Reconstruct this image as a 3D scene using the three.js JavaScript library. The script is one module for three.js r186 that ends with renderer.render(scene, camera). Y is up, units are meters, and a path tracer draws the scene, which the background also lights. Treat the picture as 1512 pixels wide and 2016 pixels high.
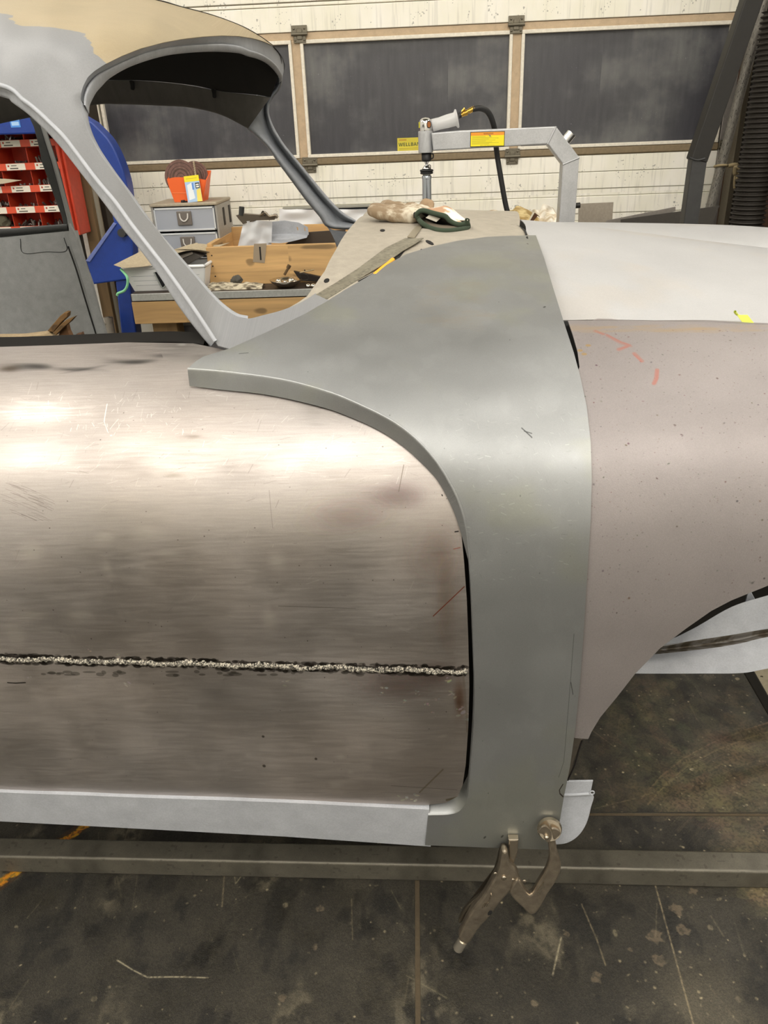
import * as THREE from 'three';
import { RoundedBoxGeometry } from 'three/addons/geometries/RoundedBoxGeometry.js';
import { MarchingCubes } from 'three/addons/objects/MarchingCubes.js';
import { mergeGeometries, mergeVertices } from 'three/addons/utils/BufferGeometryUtils.js';
import { RectAreaLightUniformsLib } from 'three/addons/lights/RectAreaLightUniformsLib.js';

// ---------------------------------------------------------------- camera, light, exposure
const scene = new THREE.Scene();
scene.background = new THREE.Color(0x010102);
const PF = 1514, W = 1512, H = 2016;
const camera = new THREE.PerspectiveCamera(2 * Math.atan(H / 2 / PF) * 180 / Math.PI, W / H, 0.02, 40);
camera.position.set(0, 1.4, 0.8);
const rad = d => d * Math.PI / 180;
camera.rotation.set(rad(-26.6), rad(3.0), rad(-2.3), 'YXZ');
camera.updateMatrixWorld(true);
const renderer = new THREE.WebGLRenderer({ antialias: true });
renderer.toneMapping = THREE.LinearToneMapping;
renderer.toneMappingExposure = 1.0;
renderer.shadowMap.enabled = true;
RectAreaLightUniformsLib.init();
// ceiling tube lamps: [x, y, z, length along x, length along z, strength]
const LAMPS = [
  [-1.7, 4.0, -.3, 1.2, 0.5, 6, 'ceiling tube lamp over the roof, left of the row above the car'],
  [0.95, 4.0, -.3, 1.2, 0.5, 6, 'ceiling tube lamp over the hood, right of the row above the car'],
  [-1.9, 4.0, 1.35, .6, 1.2, 3.4, 'short ceiling lamp, leftmost of the row above the camera'],
  [-0.85, 4.0, 1.25, .45, 1.2, 3.4, 'short ceiling lamp, second from the left of the row above the camera'],
  [0.3, 4.0, 1.35, .45, 1.2, 3.4, 'short ceiling lamp, third from the left of the row above the camera'],
  [1.5, 4.0, 1.35, .6, 1.2, 3.4, 'short ceiling lamp, rightmost of the row above the camera'],
  [-2.5, 4.0, -1.9, 1.6, 0.2, 44, 'ceiling tube lamp near the overhead door above the bin rack'],
  [2.7, 4.0, -1.9, 1.6, 0.2, 44, 'ceiling tube lamp near the overhead door above the bent post'],
  [-1.4, 4.0, 2.7, 1.5, 1.0, 15, 'wide ceiling lamp behind the camera, left of the nearer pair'],
  [1.4, 4.0, 2.7, 1.5, 1.0, 15, 'wide ceiling lamp behind the camera, right of the nearer pair'],
  [-1.4, 4.0, 4.4, 1.5, 0.6, 10, 'added wide fill lamp far behind the camera, left of the farther pair'],  // added pair that brightens the unseen wall behind the camera as soft fill
  [1.4, 4.0, 4.4, 1.5, 0.6, 10, 'added wide fill lamp far behind the camera, right of the farther pair'],
];
const LAMP_COLOUR = new THREE.Color().setRGB(1.0, 0.95, 0.87);

// ---------------------------------------------------------------- helpers
const V = (x, y, z) => new THREE.Vector3(x, y, z);
const CM = camera.matrixWorld.clone(), CP = camera.position.clone();
function ray(u, v) { return V((u - W / 2) / PF, -(v - H / 2) / PF, -1).transformDirection(CM); }
const P = (u, v, z) => { const d = ray(u, v); return CP.clone().addScaledVector(d, (z - CP.z) / d.z); };
const PY = (u, v, y) => { const d = ray(u, v); return CP.clone().addScaledVector(d, (y - CP.y) / d.y); };
let seed = 12345;
const rnd = () => { seed = (seed * 1664525 + 1013904223) >>> 0; return seed / 4294967296; };
const rr = (a, b) => a + (b - a) * rnd();
const clamp = (x, a, b) => Math.min(b, Math.max(a, x));
const sstep = (a, b, x) => { const t = clamp((x - a) / (b - a), 0, 1); return t * t * (3 - 2 * t); };
const mix = (a, b, t) => a + (b - a) * t;
const NT = new Float32Array(65536); for (let i = 0; i < 65536; i++) NT[i] = rnd();
function vn(x, y, m = 255) {                          // value noise, period m + 1
  const xi = Math.floor(x), yi = Math.floor(y); let fx = x - xi, fy = y - yi;
  fx = fx * fx * (3 - 2 * fx); fy = fy * fy * (3 - 2 * fy);
  const a = xi & m, b = (xi + 1) & m, c = (yi & m) << 8, d = ((yi + 1) & m) << 8;
  return mix(mix(NT[c + a], NT[c + b], fx), mix(NT[d + a], NT[d + b], fx), fy);
}
const fbm = (x, y, o = 4) => { let s = 0, a = .5, n = 0; for (let i = 0; i < o; i++) { s += a * vn(x, y); n += a; x = x * 2.03 + 17.3; y = y * 2.03 + 9.1; a *= .5; } return s / n; };
const fbt = (x, y, m, o = 4) => { let s = 0, a = .5, n = 0; for (let i = 0; i < o; i++) { s += a * vn(x, y, m); n += a; x *= 2; y *= 2; m = Math.min(255, m * 2 + 1); a *= .5; } return s / n; };   // tiles with period m + 1
const hex = h => [(h >> 16 & 255), (h >> 8 & 255), (h & 255)];

const used = {};
function nm(n) { const k = used[n] = (used[n] ?? -1) + 1; return k ? n + '_' + String(k).padStart(3, '0') : n; }
function thing(name, label, category, base = [0, 0, 0], group) {
  const o = new THREE.Group(); o.name = nm(name); o.position.set(...base); o.userData = { label, category };
  if (group) o.userData.group = group;
  scene.add(o); return o;
}
function structure(name, base = [0, 0, 0]) { const o = new THREE.Group(); o.name = name; o.position.set(...base); o.userData = { kind: 'structure' }; scene.add(o); return o; }
// geometry is written in world coordinates; a part of a thing is moved back by the thing's base
function part(parent, name, geo, mat, label) {
  const m = new THREE.Mesh(geo, mat); m.name = name; m.castShadow = m.receiveShadow = true;
  if (parent.isGroup) m.position.sub(parent.position);
  if (label) m.userData.label = label;
  parent.add(m); return m;
}
const mrg = gs => mergeGeometries(gs.map(g => { g = g.index ? g.toNonIndexed() : g; for (const k of Object.keys(g.attributes)) if (!['position', 'normal', 'uv'].includes(k)) g.deleteAttribute(k); if (!g.attributes.uv) g.setAttribute('uv', new THREE.BufferAttribute(new Float32Array(g.attributes.position.count * 2), 2)); return g; }));
// box from corner to corner, rounded edges; uv in metres
function box(x0, y0, z0, x1, y1, z1, r = .002) {
  const w = Math.abs(x1 - x0), h = Math.abs(y1 - y0), d = Math.abs(z1 - z0);
  const g = r > 0 ? new RoundedBoxGeometry(w, h, d, 1, Math.min(r, w * .45, h * .45, d * .45)) : new THREE.BoxGeometry(w, h, d);
  g.translate((x0 + x1) / 2, (y0 + y1) / 2, (z0 + z1) / 2);
  return boxUV(g);
}
function boxUV(g) {
  if (g.index) g = g.toNonIndexed();
  const p = g.attributes.position, n = g.attributes.normal, uv = new Float32Array(p.count * 2);
  for (let i = 0; i < p.count; i++) {
    const a = Math.abs(n.getX(i)), b = Math.abs(n.getY(i)), c = Math.abs(n.getZ(i));
    if (c >= a && c >= b) { uv[2 * i] = p.getX(i); uv[2 * i + 1] = p.getY(i); }
    else if (b >= a) { uv[2 * i] = p.getX(i); uv[2 * i + 1] = p.getZ(i); }
    else { uv[2 * i] = p.getZ(i); uv[2 * i + 1] = p.getY(i); }
  }
  g.setAttribute('uv', new THREE.BufferAttribute(uv, 2)); return g;
}
const curve = (pts, closed = false, t = .5) => new THREE.CatmullRomCurve3(pts, closed, 'catmullrom', t);
function tube(pts, r, seg = 40, rs = 10, closed = false) { return new THREE.TubeGeometry(curve(pts, closed), seg, r, rs, closed); }
function bar(a, b, r, rs = 14) { const d = b.clone().sub(a), g = new THREE.CylinderGeometry(r, r, d.length(), rs, 1); g.applyQuaternion(new THREE.Quaternion().setFromUnitVectors(V(0, 1, 0), d.clone().normalize())); const m = a.clone().add(b).multiplyScalar(.5); return g.translate(m.x, m.y, m.z); }
// square bar between two points, `up` fixes its roll
function sq(a, b, w, h, up = V(0, 0, 1), r = .003) {
  const d = b.clone().sub(a), L = d.length(); const g = new RoundedBoxGeometry(w, L, h, 1, Math.min(r, w * .4, h * .4));
  const y = d.normalize(), x = new THREE.Vector3().crossVectors(y, up).normalize(), z = new THREE.Vector3().crossVectors(x, y);
  boxUV(g); const m = a.clone().add(b).multiplyScalar(.5);
  return g.applyMatrix4(new THREE.Matrix4().makeBasis(x, y, z).setPosition(m));
}
const lathe = (pts, at, seg = 28) => new THREE.LatheGeometry(pts.map(p => new THREE.Vector2(p[0], p[1])), seg).translate(at.x, at.y, at.z);
function shapeOf(pts) { const s = new THREE.Shape(); pts.forEach((p, i) => i ? s.lineTo(p[0], p[1]) : s.moveTo(p[0], p[1])); return s; }
// outline seen in the photograph at depth z, extruded backwards by `depth`
function slab(px, z, depth, bevel = .0015, holes = []) {
  const w = px.map(q => P(q[0], q[1], z)); const s = shapeOf(w.map(q => [q.x, q.y]));
  for (const h of holes) { const hp = new THREE.Path(); h.forEach((q, i) => { const c = P(q[0], q[1], z); i ? hp.lineTo(c.x, c.y) : hp.moveTo(c.x, c.y); }); s.holes.push(hp); }
  const g = new THREE.ExtrudeGeometry(s, { depth: Math.max(.0004, depth - 2 * bevel), bevelEnabled: bevel > 0, bevelThickness: bevel, bevelSize: bevel, bevelOffset: -bevel, bevelSegments: 2, curveSegments: 8 });
  g.translate(0, 0, z - depth + bevel); return g;
}
// smooth outline through pixels
function smoothPx(pts, n = 6, closed = true) { const c = new THREE.CatmullRomCurve3(pts.map(p => V(p[0], p[1], 0)), closed, 'centripetal'); return c.getPoints(pts.length * n).slice(0, closed ? -1 : undefined).map(p => [p.x, p.y]); }
// smooth surface through a grid of control points
function patch(rows, nu = 8, nv = 8) {
  const R = rows.length, cols = rows.map(r => curve(r)), M = (rows[0].length - 1) * nu, N = (R - 1) * nv, pos = [], uv = [], idx = [];
  for (let j = 0; j <= M; j++) {
    const c = curve(cols.map(c => c.getPoint(j / M)));
    for (let i = 0; i <= N; i++) { const p = c.getPoint(i / N); pos.push(p.x, p.y, p.z); uv.push(p.x, p.y - p.z); }
  }
  for (let j = 0; j < M; j++) for (let i = 0; i < N; i++) { const a = j * (N + 1) + i, b = a + N + 1; idx.push(a, b, a + 1, b, b + 1, a + 1); }
  const g = new THREE.BufferGeometry(); g.setAttribute('position', new THREE.Float32BufferAttribute(pos, 3)); g.setAttribute('uv', new THREE.Float32BufferAttribute(uv, 2)); g.setIndex(idx); g.computeVertexNormals(); return g;
}
// sheet with thickness from an open surface: back face pushed along -normal, rim closed
function thicken(g, t) {
  g = mergeVertices(g, 1e-5); g.computeVertexNormals();
  const p = g.attributes.position, n = g.attributes.normal, uv = g.attributes.uv, I = g.index.array, N = p.count;
  const pos = [], uvs = [], idx = [];
  for (let s = 0; s < 2; s++) for (let i = 0; i < N; i++) { const k = s ? t : 0; pos.push(p.getX(i) - n.getX(i) * k, p.getY(i) - n.getY(i) * k, p.getZ(i) - n.getZ(i) * k); uvs.push(uv.getX(i), uv.getY(i)); }
  const E = new Map();
  for (let i = 0; i < I.length; i += 3) {
    idx.push(I[i], I[i + 1], I[i + 2], I[i] + N, I[i + 2] + N, I[i + 1] + N);
    for (let k = 0; k < 3; k++) { const a = I[i + k], b = I[i + (k + 1) % 3], key = a < b ? a * 1e6 + b : b * 1e6 + a; E.has(key) ? E.set(key, null) : E.set(key, [a, b]); }
  }
  for (const e of E.values()) if (e) { const [a, b] = e; const k = pos.length / 3; for (const q of [a, b, a + N, b + N]) { pos.push(pos[3 * q], pos[3 * q + 1], pos[3 * q + 2]); uvs.push(uvs[2 * q], uvs[2 * q + 1]); } idx.push(k, k + 2, k + 1, k + 1, k + 2, k + 3); }
  const o = new THREE.BufferGeometry(); o.setAttribute('position', new THREE.Float32BufferAttribute(pos, 3)); o.setAttribute('uv', new THREE.Float32BufferAttribute(uvs, 2)); o.setIndex(idx); o.computeVertexNormals(); return o;
}
// body joined from tapered capsules: bones [ax,ay,az, bx,by,bz, ra, rb]
function blob(bones, cell, k = .008) {
  const lo = V(1e9, 1e9, 1e9), hi = V(-1e9, -1e9, -1e9);
  for (const b of bones) { const m = Math.max(b[6], b[7]) + 2.5 * cell + k; lo.min(V(Math.min(b[0], b[3]) - m, Math.min(b[1], b[4]) - m, Math.min(b[2], b[5]) - m)); hi.max(V(Math.max(b[0], b[3]) + m, Math.max(b[1], b[4]) + m, Math.max(b[2], b[5]) + m)); }
  const s = Math.max(hi.x - lo.x, hi.y - lo.y, hi.z - lo.z), n = Math.min(150, Math.ceil(s / cell)), c = lo.clone().add(hi).multiplyScalar(.5), half = s / 2;
  const mc = new MarchingCubes(n, new THREE.MeshBasicMaterial(), false, false, 400000); mc.isolation = 0; mc.reset();
  for (let z = 0; z < n; z++) for (let y = 0; y < n; y++) for (let x = 0; x < n; x++) {
    const px = c.x + (x / (n / 2) - 1) * half, py = c.y + (y / (n / 2) - 1) * half, pz = c.z + (z / (n / 2) - 1) * half; let acc = 1e9;
    for (const b of bones) {
      const dx = b[3] - b[0], dy = b[4] - b[1], dz = b[5] - b[2], L = dx * dx + dy * dy + dz * dz || 1e-9;
      const t = clamp(((px - b[0]) * dx + (py - b[1]) * dy + (pz - b[2]) * dz) / L, 0, 1);
      const d = Math.hypot(px - b[0] - dx * t, py - b[1] - dy * t, pz - b[2] - dz * t) - mix(b[6], b[7], t);
      const h = Math.max(k - Math.abs(acc - d), 0) / k; acc = Math.min(acc, d) - h * h * k / 4;
    }
    mc.field[x + y * n + z * n * n] = -acc;
  }
  mc.update(); const q = mc.count, pos = new Float32Array(q * 3);
  for (let i = 0; i < q; i++) for (let a = 0; a < 3; a++) pos[3 * i + a] = mc.positionArray[3 * i + a] * half + c.getComponent(a);
  let g = new THREE.BufferGeometry(); g.setAttribute('position', new THREE.BufferAttribute(pos, 3));
  g = mergeVertices(g, 1e-6); g.computeVertexNormals();
  const p = g.attributes.position, uv = new Float32Array(p.count * 2); for (let i = 0; i < p.count; i++) { uv[2 * i] = p.getX(i) + p.getZ(i) * .5; uv[2 * i + 1] = p.getY(i) - p.getZ(i); }
  g.setAttribute('uv', new THREE.BufferAttribute(uv, 2)); return g;
}

// ---------------------------------------------------------------- textures and materials
function dataTex(w, h, fn, srgb = true, rep = true) {
  const d = new Uint8Array(w * h * 4), o = [0, 0, 0];
  for (let y = 0, i = 0; y < h; y++) for (let x = 0; x < w; x++, i += 4) { fn(x, y, o); d[i] = clamp(o[0], 0, 255); d[i + 1] = clamp(o[1], 0, 255); d[i + 2] = clamp(o[2], 0, 255); d[i + 3] = 255; }
  const t = new THREE.DataTexture(d, w, h); t.magFilter = THREE.LinearFilter; t.minFilter = THREE.LinearMipmapLinearFilter; t.generateMipmaps = true;
  if (rep) t.wrapS = t.wrapT = THREE.RepeatWrapping; if (srgb) t.colorSpace = THREE.SRGBColorSpace; t.needsUpdate = true; return t;
}
function placed(t, x0, y0, w, h) { t = t.clone(); t.repeat.set(1 / w, 1 / h); t.offset.set(-x0 / w, -y0 / h); t.needsUpdate = true; return t; }   // texture covers [x0, x0+w] x [y0, y0+h] metres of uv
// marks painted on a canvas whose axes are the surface's own metres; returns pixels
function marks(w, h, x0, y0, ww, hh, draw) {
  const c = document.createElement('canvas'); c.width = w; c.height = h; const g = c.getContext('2d');
  g.lineCap = g.lineJoin = 'round';
  const T = (x, y) => [(x - x0) / ww * w, (y - y0) / hh * h]; draw(g, T, w / ww); return g.getImageData(0, 0, w, h).data;
}
const M = (c, rough = .6, metal = 0, o = {}) => new THREE.MeshStandardMaterial({ color: c, roughness: rough, metalness: metal, side: THREE.DoubleSide, ...o });
const grain = dataTex(512, 512, (x, y, o) => { const n = 255 * (.88 + .12 * fbt(x / 16, y / 16, 31) + .06 * (rnd() - .5)); o[0] = o[1] = o[2] = n; });
const grainBump = dataTex(512, 512, (x, y, o) => { o[0] = o[1] = o[2] = 255 * (.6 * fbt(x / 8, y / 8, 63, 3) + .4 * rnd()); }, false);
const G = s => placed(grain, 0, 0, s, s), GB = s => placed(grainBump, 0, 0, s, s);

// ---------------------------------------------------------------- the room
const WALLZ = -2.95, ROOM = { x0: -3.6, x1: 3.6, z1: 5.4, h: 4.7 };
const mPlaster = M(0xf0eee6, .85, 0, { map: G(1.3) });
{
  const w = structure('wall_back');
  part(w, 'masonry', box(ROOM.x0, 0, WALLZ - .32, -1.55, ROOM.h, WALLZ - .12, 0), mPlaster);
  part(w, 'masonry', box(1.62, 0, WALLZ - .32, ROOM.x1, ROOM.h, WALLZ - .12, 0), mPlaster);
  part(w, 'masonry', box(-1.55, 2.75, WALLZ - .32, 1.62, ROOM.h, WALLZ - .12, 0), mPlaster);
  for (const [n, a] of [['wall_left', [ROOM.x0 - .15, 0, WALLZ - .32, ROOM.x0, ROOM.h, ROOM.z1]], ['wall_right', [ROOM.x1, 0, WALLZ - .32, ROOM.x1 + .15, ROOM.h, ROOM.z1]], ['wall_front', [ROOM.x0 - .15, 0, ROOM.z1, ROOM.x1 + .15, ROOM.h, ROOM.z1 + .15]], ['ceiling', [ROOM.x0 - .15, ROOM.h, WALLZ - .32, ROOM.x1 + .15, ROOM.h + .15, ROOM.z1 + .15]]]) {
    const m = new THREE.Mesh(box(...a, 0), n === 'ceiling' ? M(0x7d7a70, .9) : mPlaster); m.name = n; m.userData.kind = 'structure'; m.receiveShadow = m.castShadow = true; scene.add(m);
  }
}
// tube lamps hanging from the ceiling
const mLampShell = M(0xe8e8e4, .5), mGlow = new THREE.MeshStandardMaterial({ color: 0xffffff, emissive: LAMP_COLOUR, emissiveIntensity: 6, roughness: .6 });
LAMPS.forEach(([x, y, z, lx, lz, s, label]) => {
  const t = thing('ceiling_lamp', label, 'lamp', [x, y, z], 'ceiling tube lamps');
  part(t, 'housing', box(x - lx / 2 - .02, y + .004, z - lz / 2 - .02, x + lx / 2 + .02, y + .06, z + lz / 2 + .02, .006), mLampShell);
  part(t, 'diffuser', box(x - lx / 2, y - .012, z - lz / 2, x + lx / 2, y + .006, z + lz / 2, .004), mGlow);
  for (const k of [-1, 1]) part(t, 'hanger', bar(V(x + k * lx * .4, y + .06, z), V(x + k * lx * .4, ROOM.h, z), .006), mLampShell);
  const l = new THREE.RectAreaLight(LAMP_COLOUR, s, lx, lz); l.position.set(x, y - .02, z); l.lookAt(x, 0, z); scene.add(l);
});

// floor: poured slabs with a filled joint between them
const FX0 = -1.6, FZ0 = -1.7, FW = 3.2, FH = 3.2;
{
  const JX = PY(822, 1850, 0).x, JZ = PY(1340, 1603, 0).z;
  const fm = marks(2048, 2048, FX0, FZ0, FW, FH, (g, T, s) => {
    const L = (pts, w, col) => { g.strokeStyle = col; g.lineWidth = w * s; g.beginPath(); pts.forEach((q, i) => { const p = PY(q[0], q[1], 0), t = T(p.x, p.z); i ? g.lineTo(...t) : g.moveTo(...t); }); g.stroke(); };
    const at = (u, v) => { const p = PY(u, v, 0); return T(p.x, p.z); };
    // worn yellow line and the brown paint beside it
    L([[-60, 1775], [0, 1742], [60, 1697], [150, 1635], [230, 1585]], .03, 'rgba(62,42,22,.9)');
    for (let i = 0; i < 150; i++) { const k = rnd(), u = mix(-40, 230, k), v = 1765 - k * 180 + rr(-5, 5); g.fillStyle = `rgba(${rr(170, 205) | 0},${rr(115, 140) | 0},20,${rr(.5, .95)})`; const t = at(u, v); g.beginPath(); g.ellipse(t[0], t[1], rr(2, 9), rr(1, 4), -.6 + rr(-.3, .3), 0, 7); g.fill(); }
    // scratches that the photograph shows, then scattered ones
    L([[230, 1890], [262, 1910], [290, 1924], [350, 1923], [410, 1925]], .0022, 'rgba(190,180,150,.8)');
    L([[1288, 1735], [1325, 1870], [1365, 2016]], .003, 'rgba(150,135,105,.75)');
    L([[1145, 1780], [1175, 1850], [1192, 1900]], .003, 'rgba(150,135,105,.6)'); L([[1105, 1845], [1088, 1920]], .003, 'rgba(180,170,140,.7)');
    L([[443, 1705], [437, 1785]], .003, 'rgba(130,118,92,.7)'); L([[460, 1712], [464, 1740], [482, 1715]], .002, 'rgba(150,140,110,.7)'); L([[692, 1770], [694, 1850]], .002, 'rgba(130,118,92,.6)');
    L([[1170, 1592], [1250, 1572], [1300, 1556], [1330, 1530]], .003, 'rgba(150,138,105,.5)'); L([[800, 1920], [880, 1965]], .0025, 'rgba(150,140,110,.4)');
    for (let i = 0; i < 260; i++) { const x = rr(-1.5, 1.5), z = rr(-1.6, .3), a = rr(-.5, .5) + 1.4, l = rr(.01, .09), p = T(x, z), q = T(x + Math.cos(a) * l, z + Math.sin(a) * l); g.strokeStyle = `rgba(150,138,108,${rr(.1, .4)})`; g.lineWidth = rr(.6, 2); g.beginPath(); g.moveTo(...p); g.lineTo(...q); g.stroke(); }
    // scuffed area with turning scratches, then light under the arch painted in
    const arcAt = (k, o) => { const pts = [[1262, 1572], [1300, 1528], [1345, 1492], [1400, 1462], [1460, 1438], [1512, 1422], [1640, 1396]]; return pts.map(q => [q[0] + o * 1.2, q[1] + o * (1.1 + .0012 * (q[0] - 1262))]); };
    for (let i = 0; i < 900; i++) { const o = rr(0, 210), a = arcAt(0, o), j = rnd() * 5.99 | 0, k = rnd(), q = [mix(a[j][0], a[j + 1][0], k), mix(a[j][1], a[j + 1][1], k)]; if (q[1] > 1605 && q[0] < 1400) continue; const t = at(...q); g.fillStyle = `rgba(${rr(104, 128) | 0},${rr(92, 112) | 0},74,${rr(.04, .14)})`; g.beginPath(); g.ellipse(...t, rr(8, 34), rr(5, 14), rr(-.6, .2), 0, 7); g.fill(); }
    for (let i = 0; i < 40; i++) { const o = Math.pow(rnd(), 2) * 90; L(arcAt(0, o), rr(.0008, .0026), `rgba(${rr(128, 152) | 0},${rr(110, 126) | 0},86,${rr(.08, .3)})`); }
    for (let i = 0; i < 500; i++) { const t = at(rr(1180, 1560), rr(1335, 1600)); g.fillStyle = `rgba(${rr(84, 112) | 0},${rr(78, 100) | 0},64,${rr(.05, .2)})`; g.beginPath(); g.ellipse(...t, rr(6, 34), rr(4, 16), rr(0, 3), 0, 7); g.fill(); }  // lighter dusty mottling, also painting in the light under the arch
    // chips of paint and grit
    for (let i = 0; i < 5200; i++) { const x = rr(-1.5, 1.5), z = rr(-1.0, .4), d = .3 + .7 * sstep(-.2, .9, x + .4 * z), t = T(x, z); if (rnd() > d) continue; const b = rr(.7, 1.2); g.fillStyle = `rgba(${165 * b | 0},${152 * b | 0},${122 * b | 0},${rr(.35, .9)})`; const r = rr(.35, 1) * (rnd() < .05 ? 5 : 2.1); g.beginPath(); g.ellipse(t[0], t[1], r, r * rr(.4, 1), rr(0, 3), 0, 7); g.fill(); }
    for (const [u, v, r] of [[1330, 1790, 13], [1175, 1925, 11], [1345, 1830, 12], [1290, 1845, 16], [1300, 1890, 12], [1115, 1840, 6], [1240, 1870, 5], [555, 1963, 8], [630, 1788, 8], [620, 1865, 6], [1365, 1755, 9]]) { const t = at(u, v); g.fillStyle = 'rgba(118,104,82,.6)'; g.beginPath(); for (let k = 0; k < 12; k++) { const a = k / 12 * 6.28, q = r * rr(.35, .85); g.lineTo(t[0] + Math.cos(a) * q, t[1] + Math.sin(a) * q); } g.fill(); }
  });
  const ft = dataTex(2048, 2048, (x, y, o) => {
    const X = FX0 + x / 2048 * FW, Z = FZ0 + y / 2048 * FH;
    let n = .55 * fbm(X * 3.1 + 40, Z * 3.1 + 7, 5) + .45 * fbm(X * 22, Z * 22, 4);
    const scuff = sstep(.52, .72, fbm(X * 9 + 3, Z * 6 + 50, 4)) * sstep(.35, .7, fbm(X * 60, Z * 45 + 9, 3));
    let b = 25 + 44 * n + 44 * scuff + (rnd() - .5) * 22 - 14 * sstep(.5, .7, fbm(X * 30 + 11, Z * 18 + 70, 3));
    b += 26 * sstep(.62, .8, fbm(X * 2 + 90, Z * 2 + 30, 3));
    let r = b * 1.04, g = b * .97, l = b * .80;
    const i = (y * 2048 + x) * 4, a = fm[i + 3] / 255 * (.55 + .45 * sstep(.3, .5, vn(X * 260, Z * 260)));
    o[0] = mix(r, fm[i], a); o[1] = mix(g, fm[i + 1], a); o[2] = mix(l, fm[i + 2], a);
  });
  const fr = dataTex(1024, 1024, (x, y, o) => { const n = fbm(x / 40, y / 40, 5); o[0] = o[2] = 0; o[1] = 255 * clamp(.42 + .5 * n, 0, 1); }, false);
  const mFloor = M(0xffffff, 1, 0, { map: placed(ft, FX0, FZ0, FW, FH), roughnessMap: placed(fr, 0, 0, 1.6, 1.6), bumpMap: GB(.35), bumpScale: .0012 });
  const mJoint = M(0x6c5e48, .95, 0, { map: G(.3), bumpMap: GB(.06), bumpScale: .002 });
  const f = structure('floor');
  const xs = [ROOM.x0 - .15, JX, ROOM.x1 + .15], zs = [WALLZ - .32, JZ, ROOM.z1 + .15];
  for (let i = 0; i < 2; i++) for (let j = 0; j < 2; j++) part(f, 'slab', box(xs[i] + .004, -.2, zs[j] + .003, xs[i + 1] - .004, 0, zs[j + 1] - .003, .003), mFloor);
  part(f, 'joint_filler', box(JX - .0046, -.2, zs[0], JX + .0046, -.0012, zs[2], 0), mJoint);
  part(f, 'joint_filler', box(xs[0], -.2, JZ - .0035, xs[2], -.0014, JZ + .0035, 0), mJoint);
}

// ---------------------------------------------------------------- overhead door with three dark panes
const doorGrime = dataTex(1024, 1024, (x, y, o) => {
  const X = x / 256, Y = y / 256; const n = fbt(x / 64, y / 128, 15, 5), st = sstep(.55, .8, fbt(x / 8, y / 128, 127, 3)), sp = sstep(.80, .86, vn(x / 5, y / 5));
  const d = .985 - .05 * n - .06 * st - .25 * sp * (vn(x / 30, y / 30) > .80);
  o[0] = 255 * d; o[1] = 251 * d; o[2] = 243 * d * (1 - .05 * n);
});
const mCream = M(0xffffff, .6, 0, { map: placed(doorGrime, 0, 0, 1.1, 1.1) });
const mTan = M(0xcdb596, .75, 0, { map: G(.5) }), mBead = M(0xf2ebdb, .45, 0, { map: G(.25) }), mDirtyRail = M(0x8d7c60, .6, .1, { map: G(.3) });
const mGalv = M(0x7d7768, .5, .7, { map: G(.12) }), mDarkSteel = M(0x2e2c2a, .5, .5), mRustBrown = M(0x4a3220, .8, 0, { map: G(.3) });
const S1 = P(590, 195, WALLZ).x, S2 = P(1015, 170, WALLZ).x, SL = P(203, 240, WALLZ).x, SR = P(1436, 120, WALLZ).x;
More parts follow.
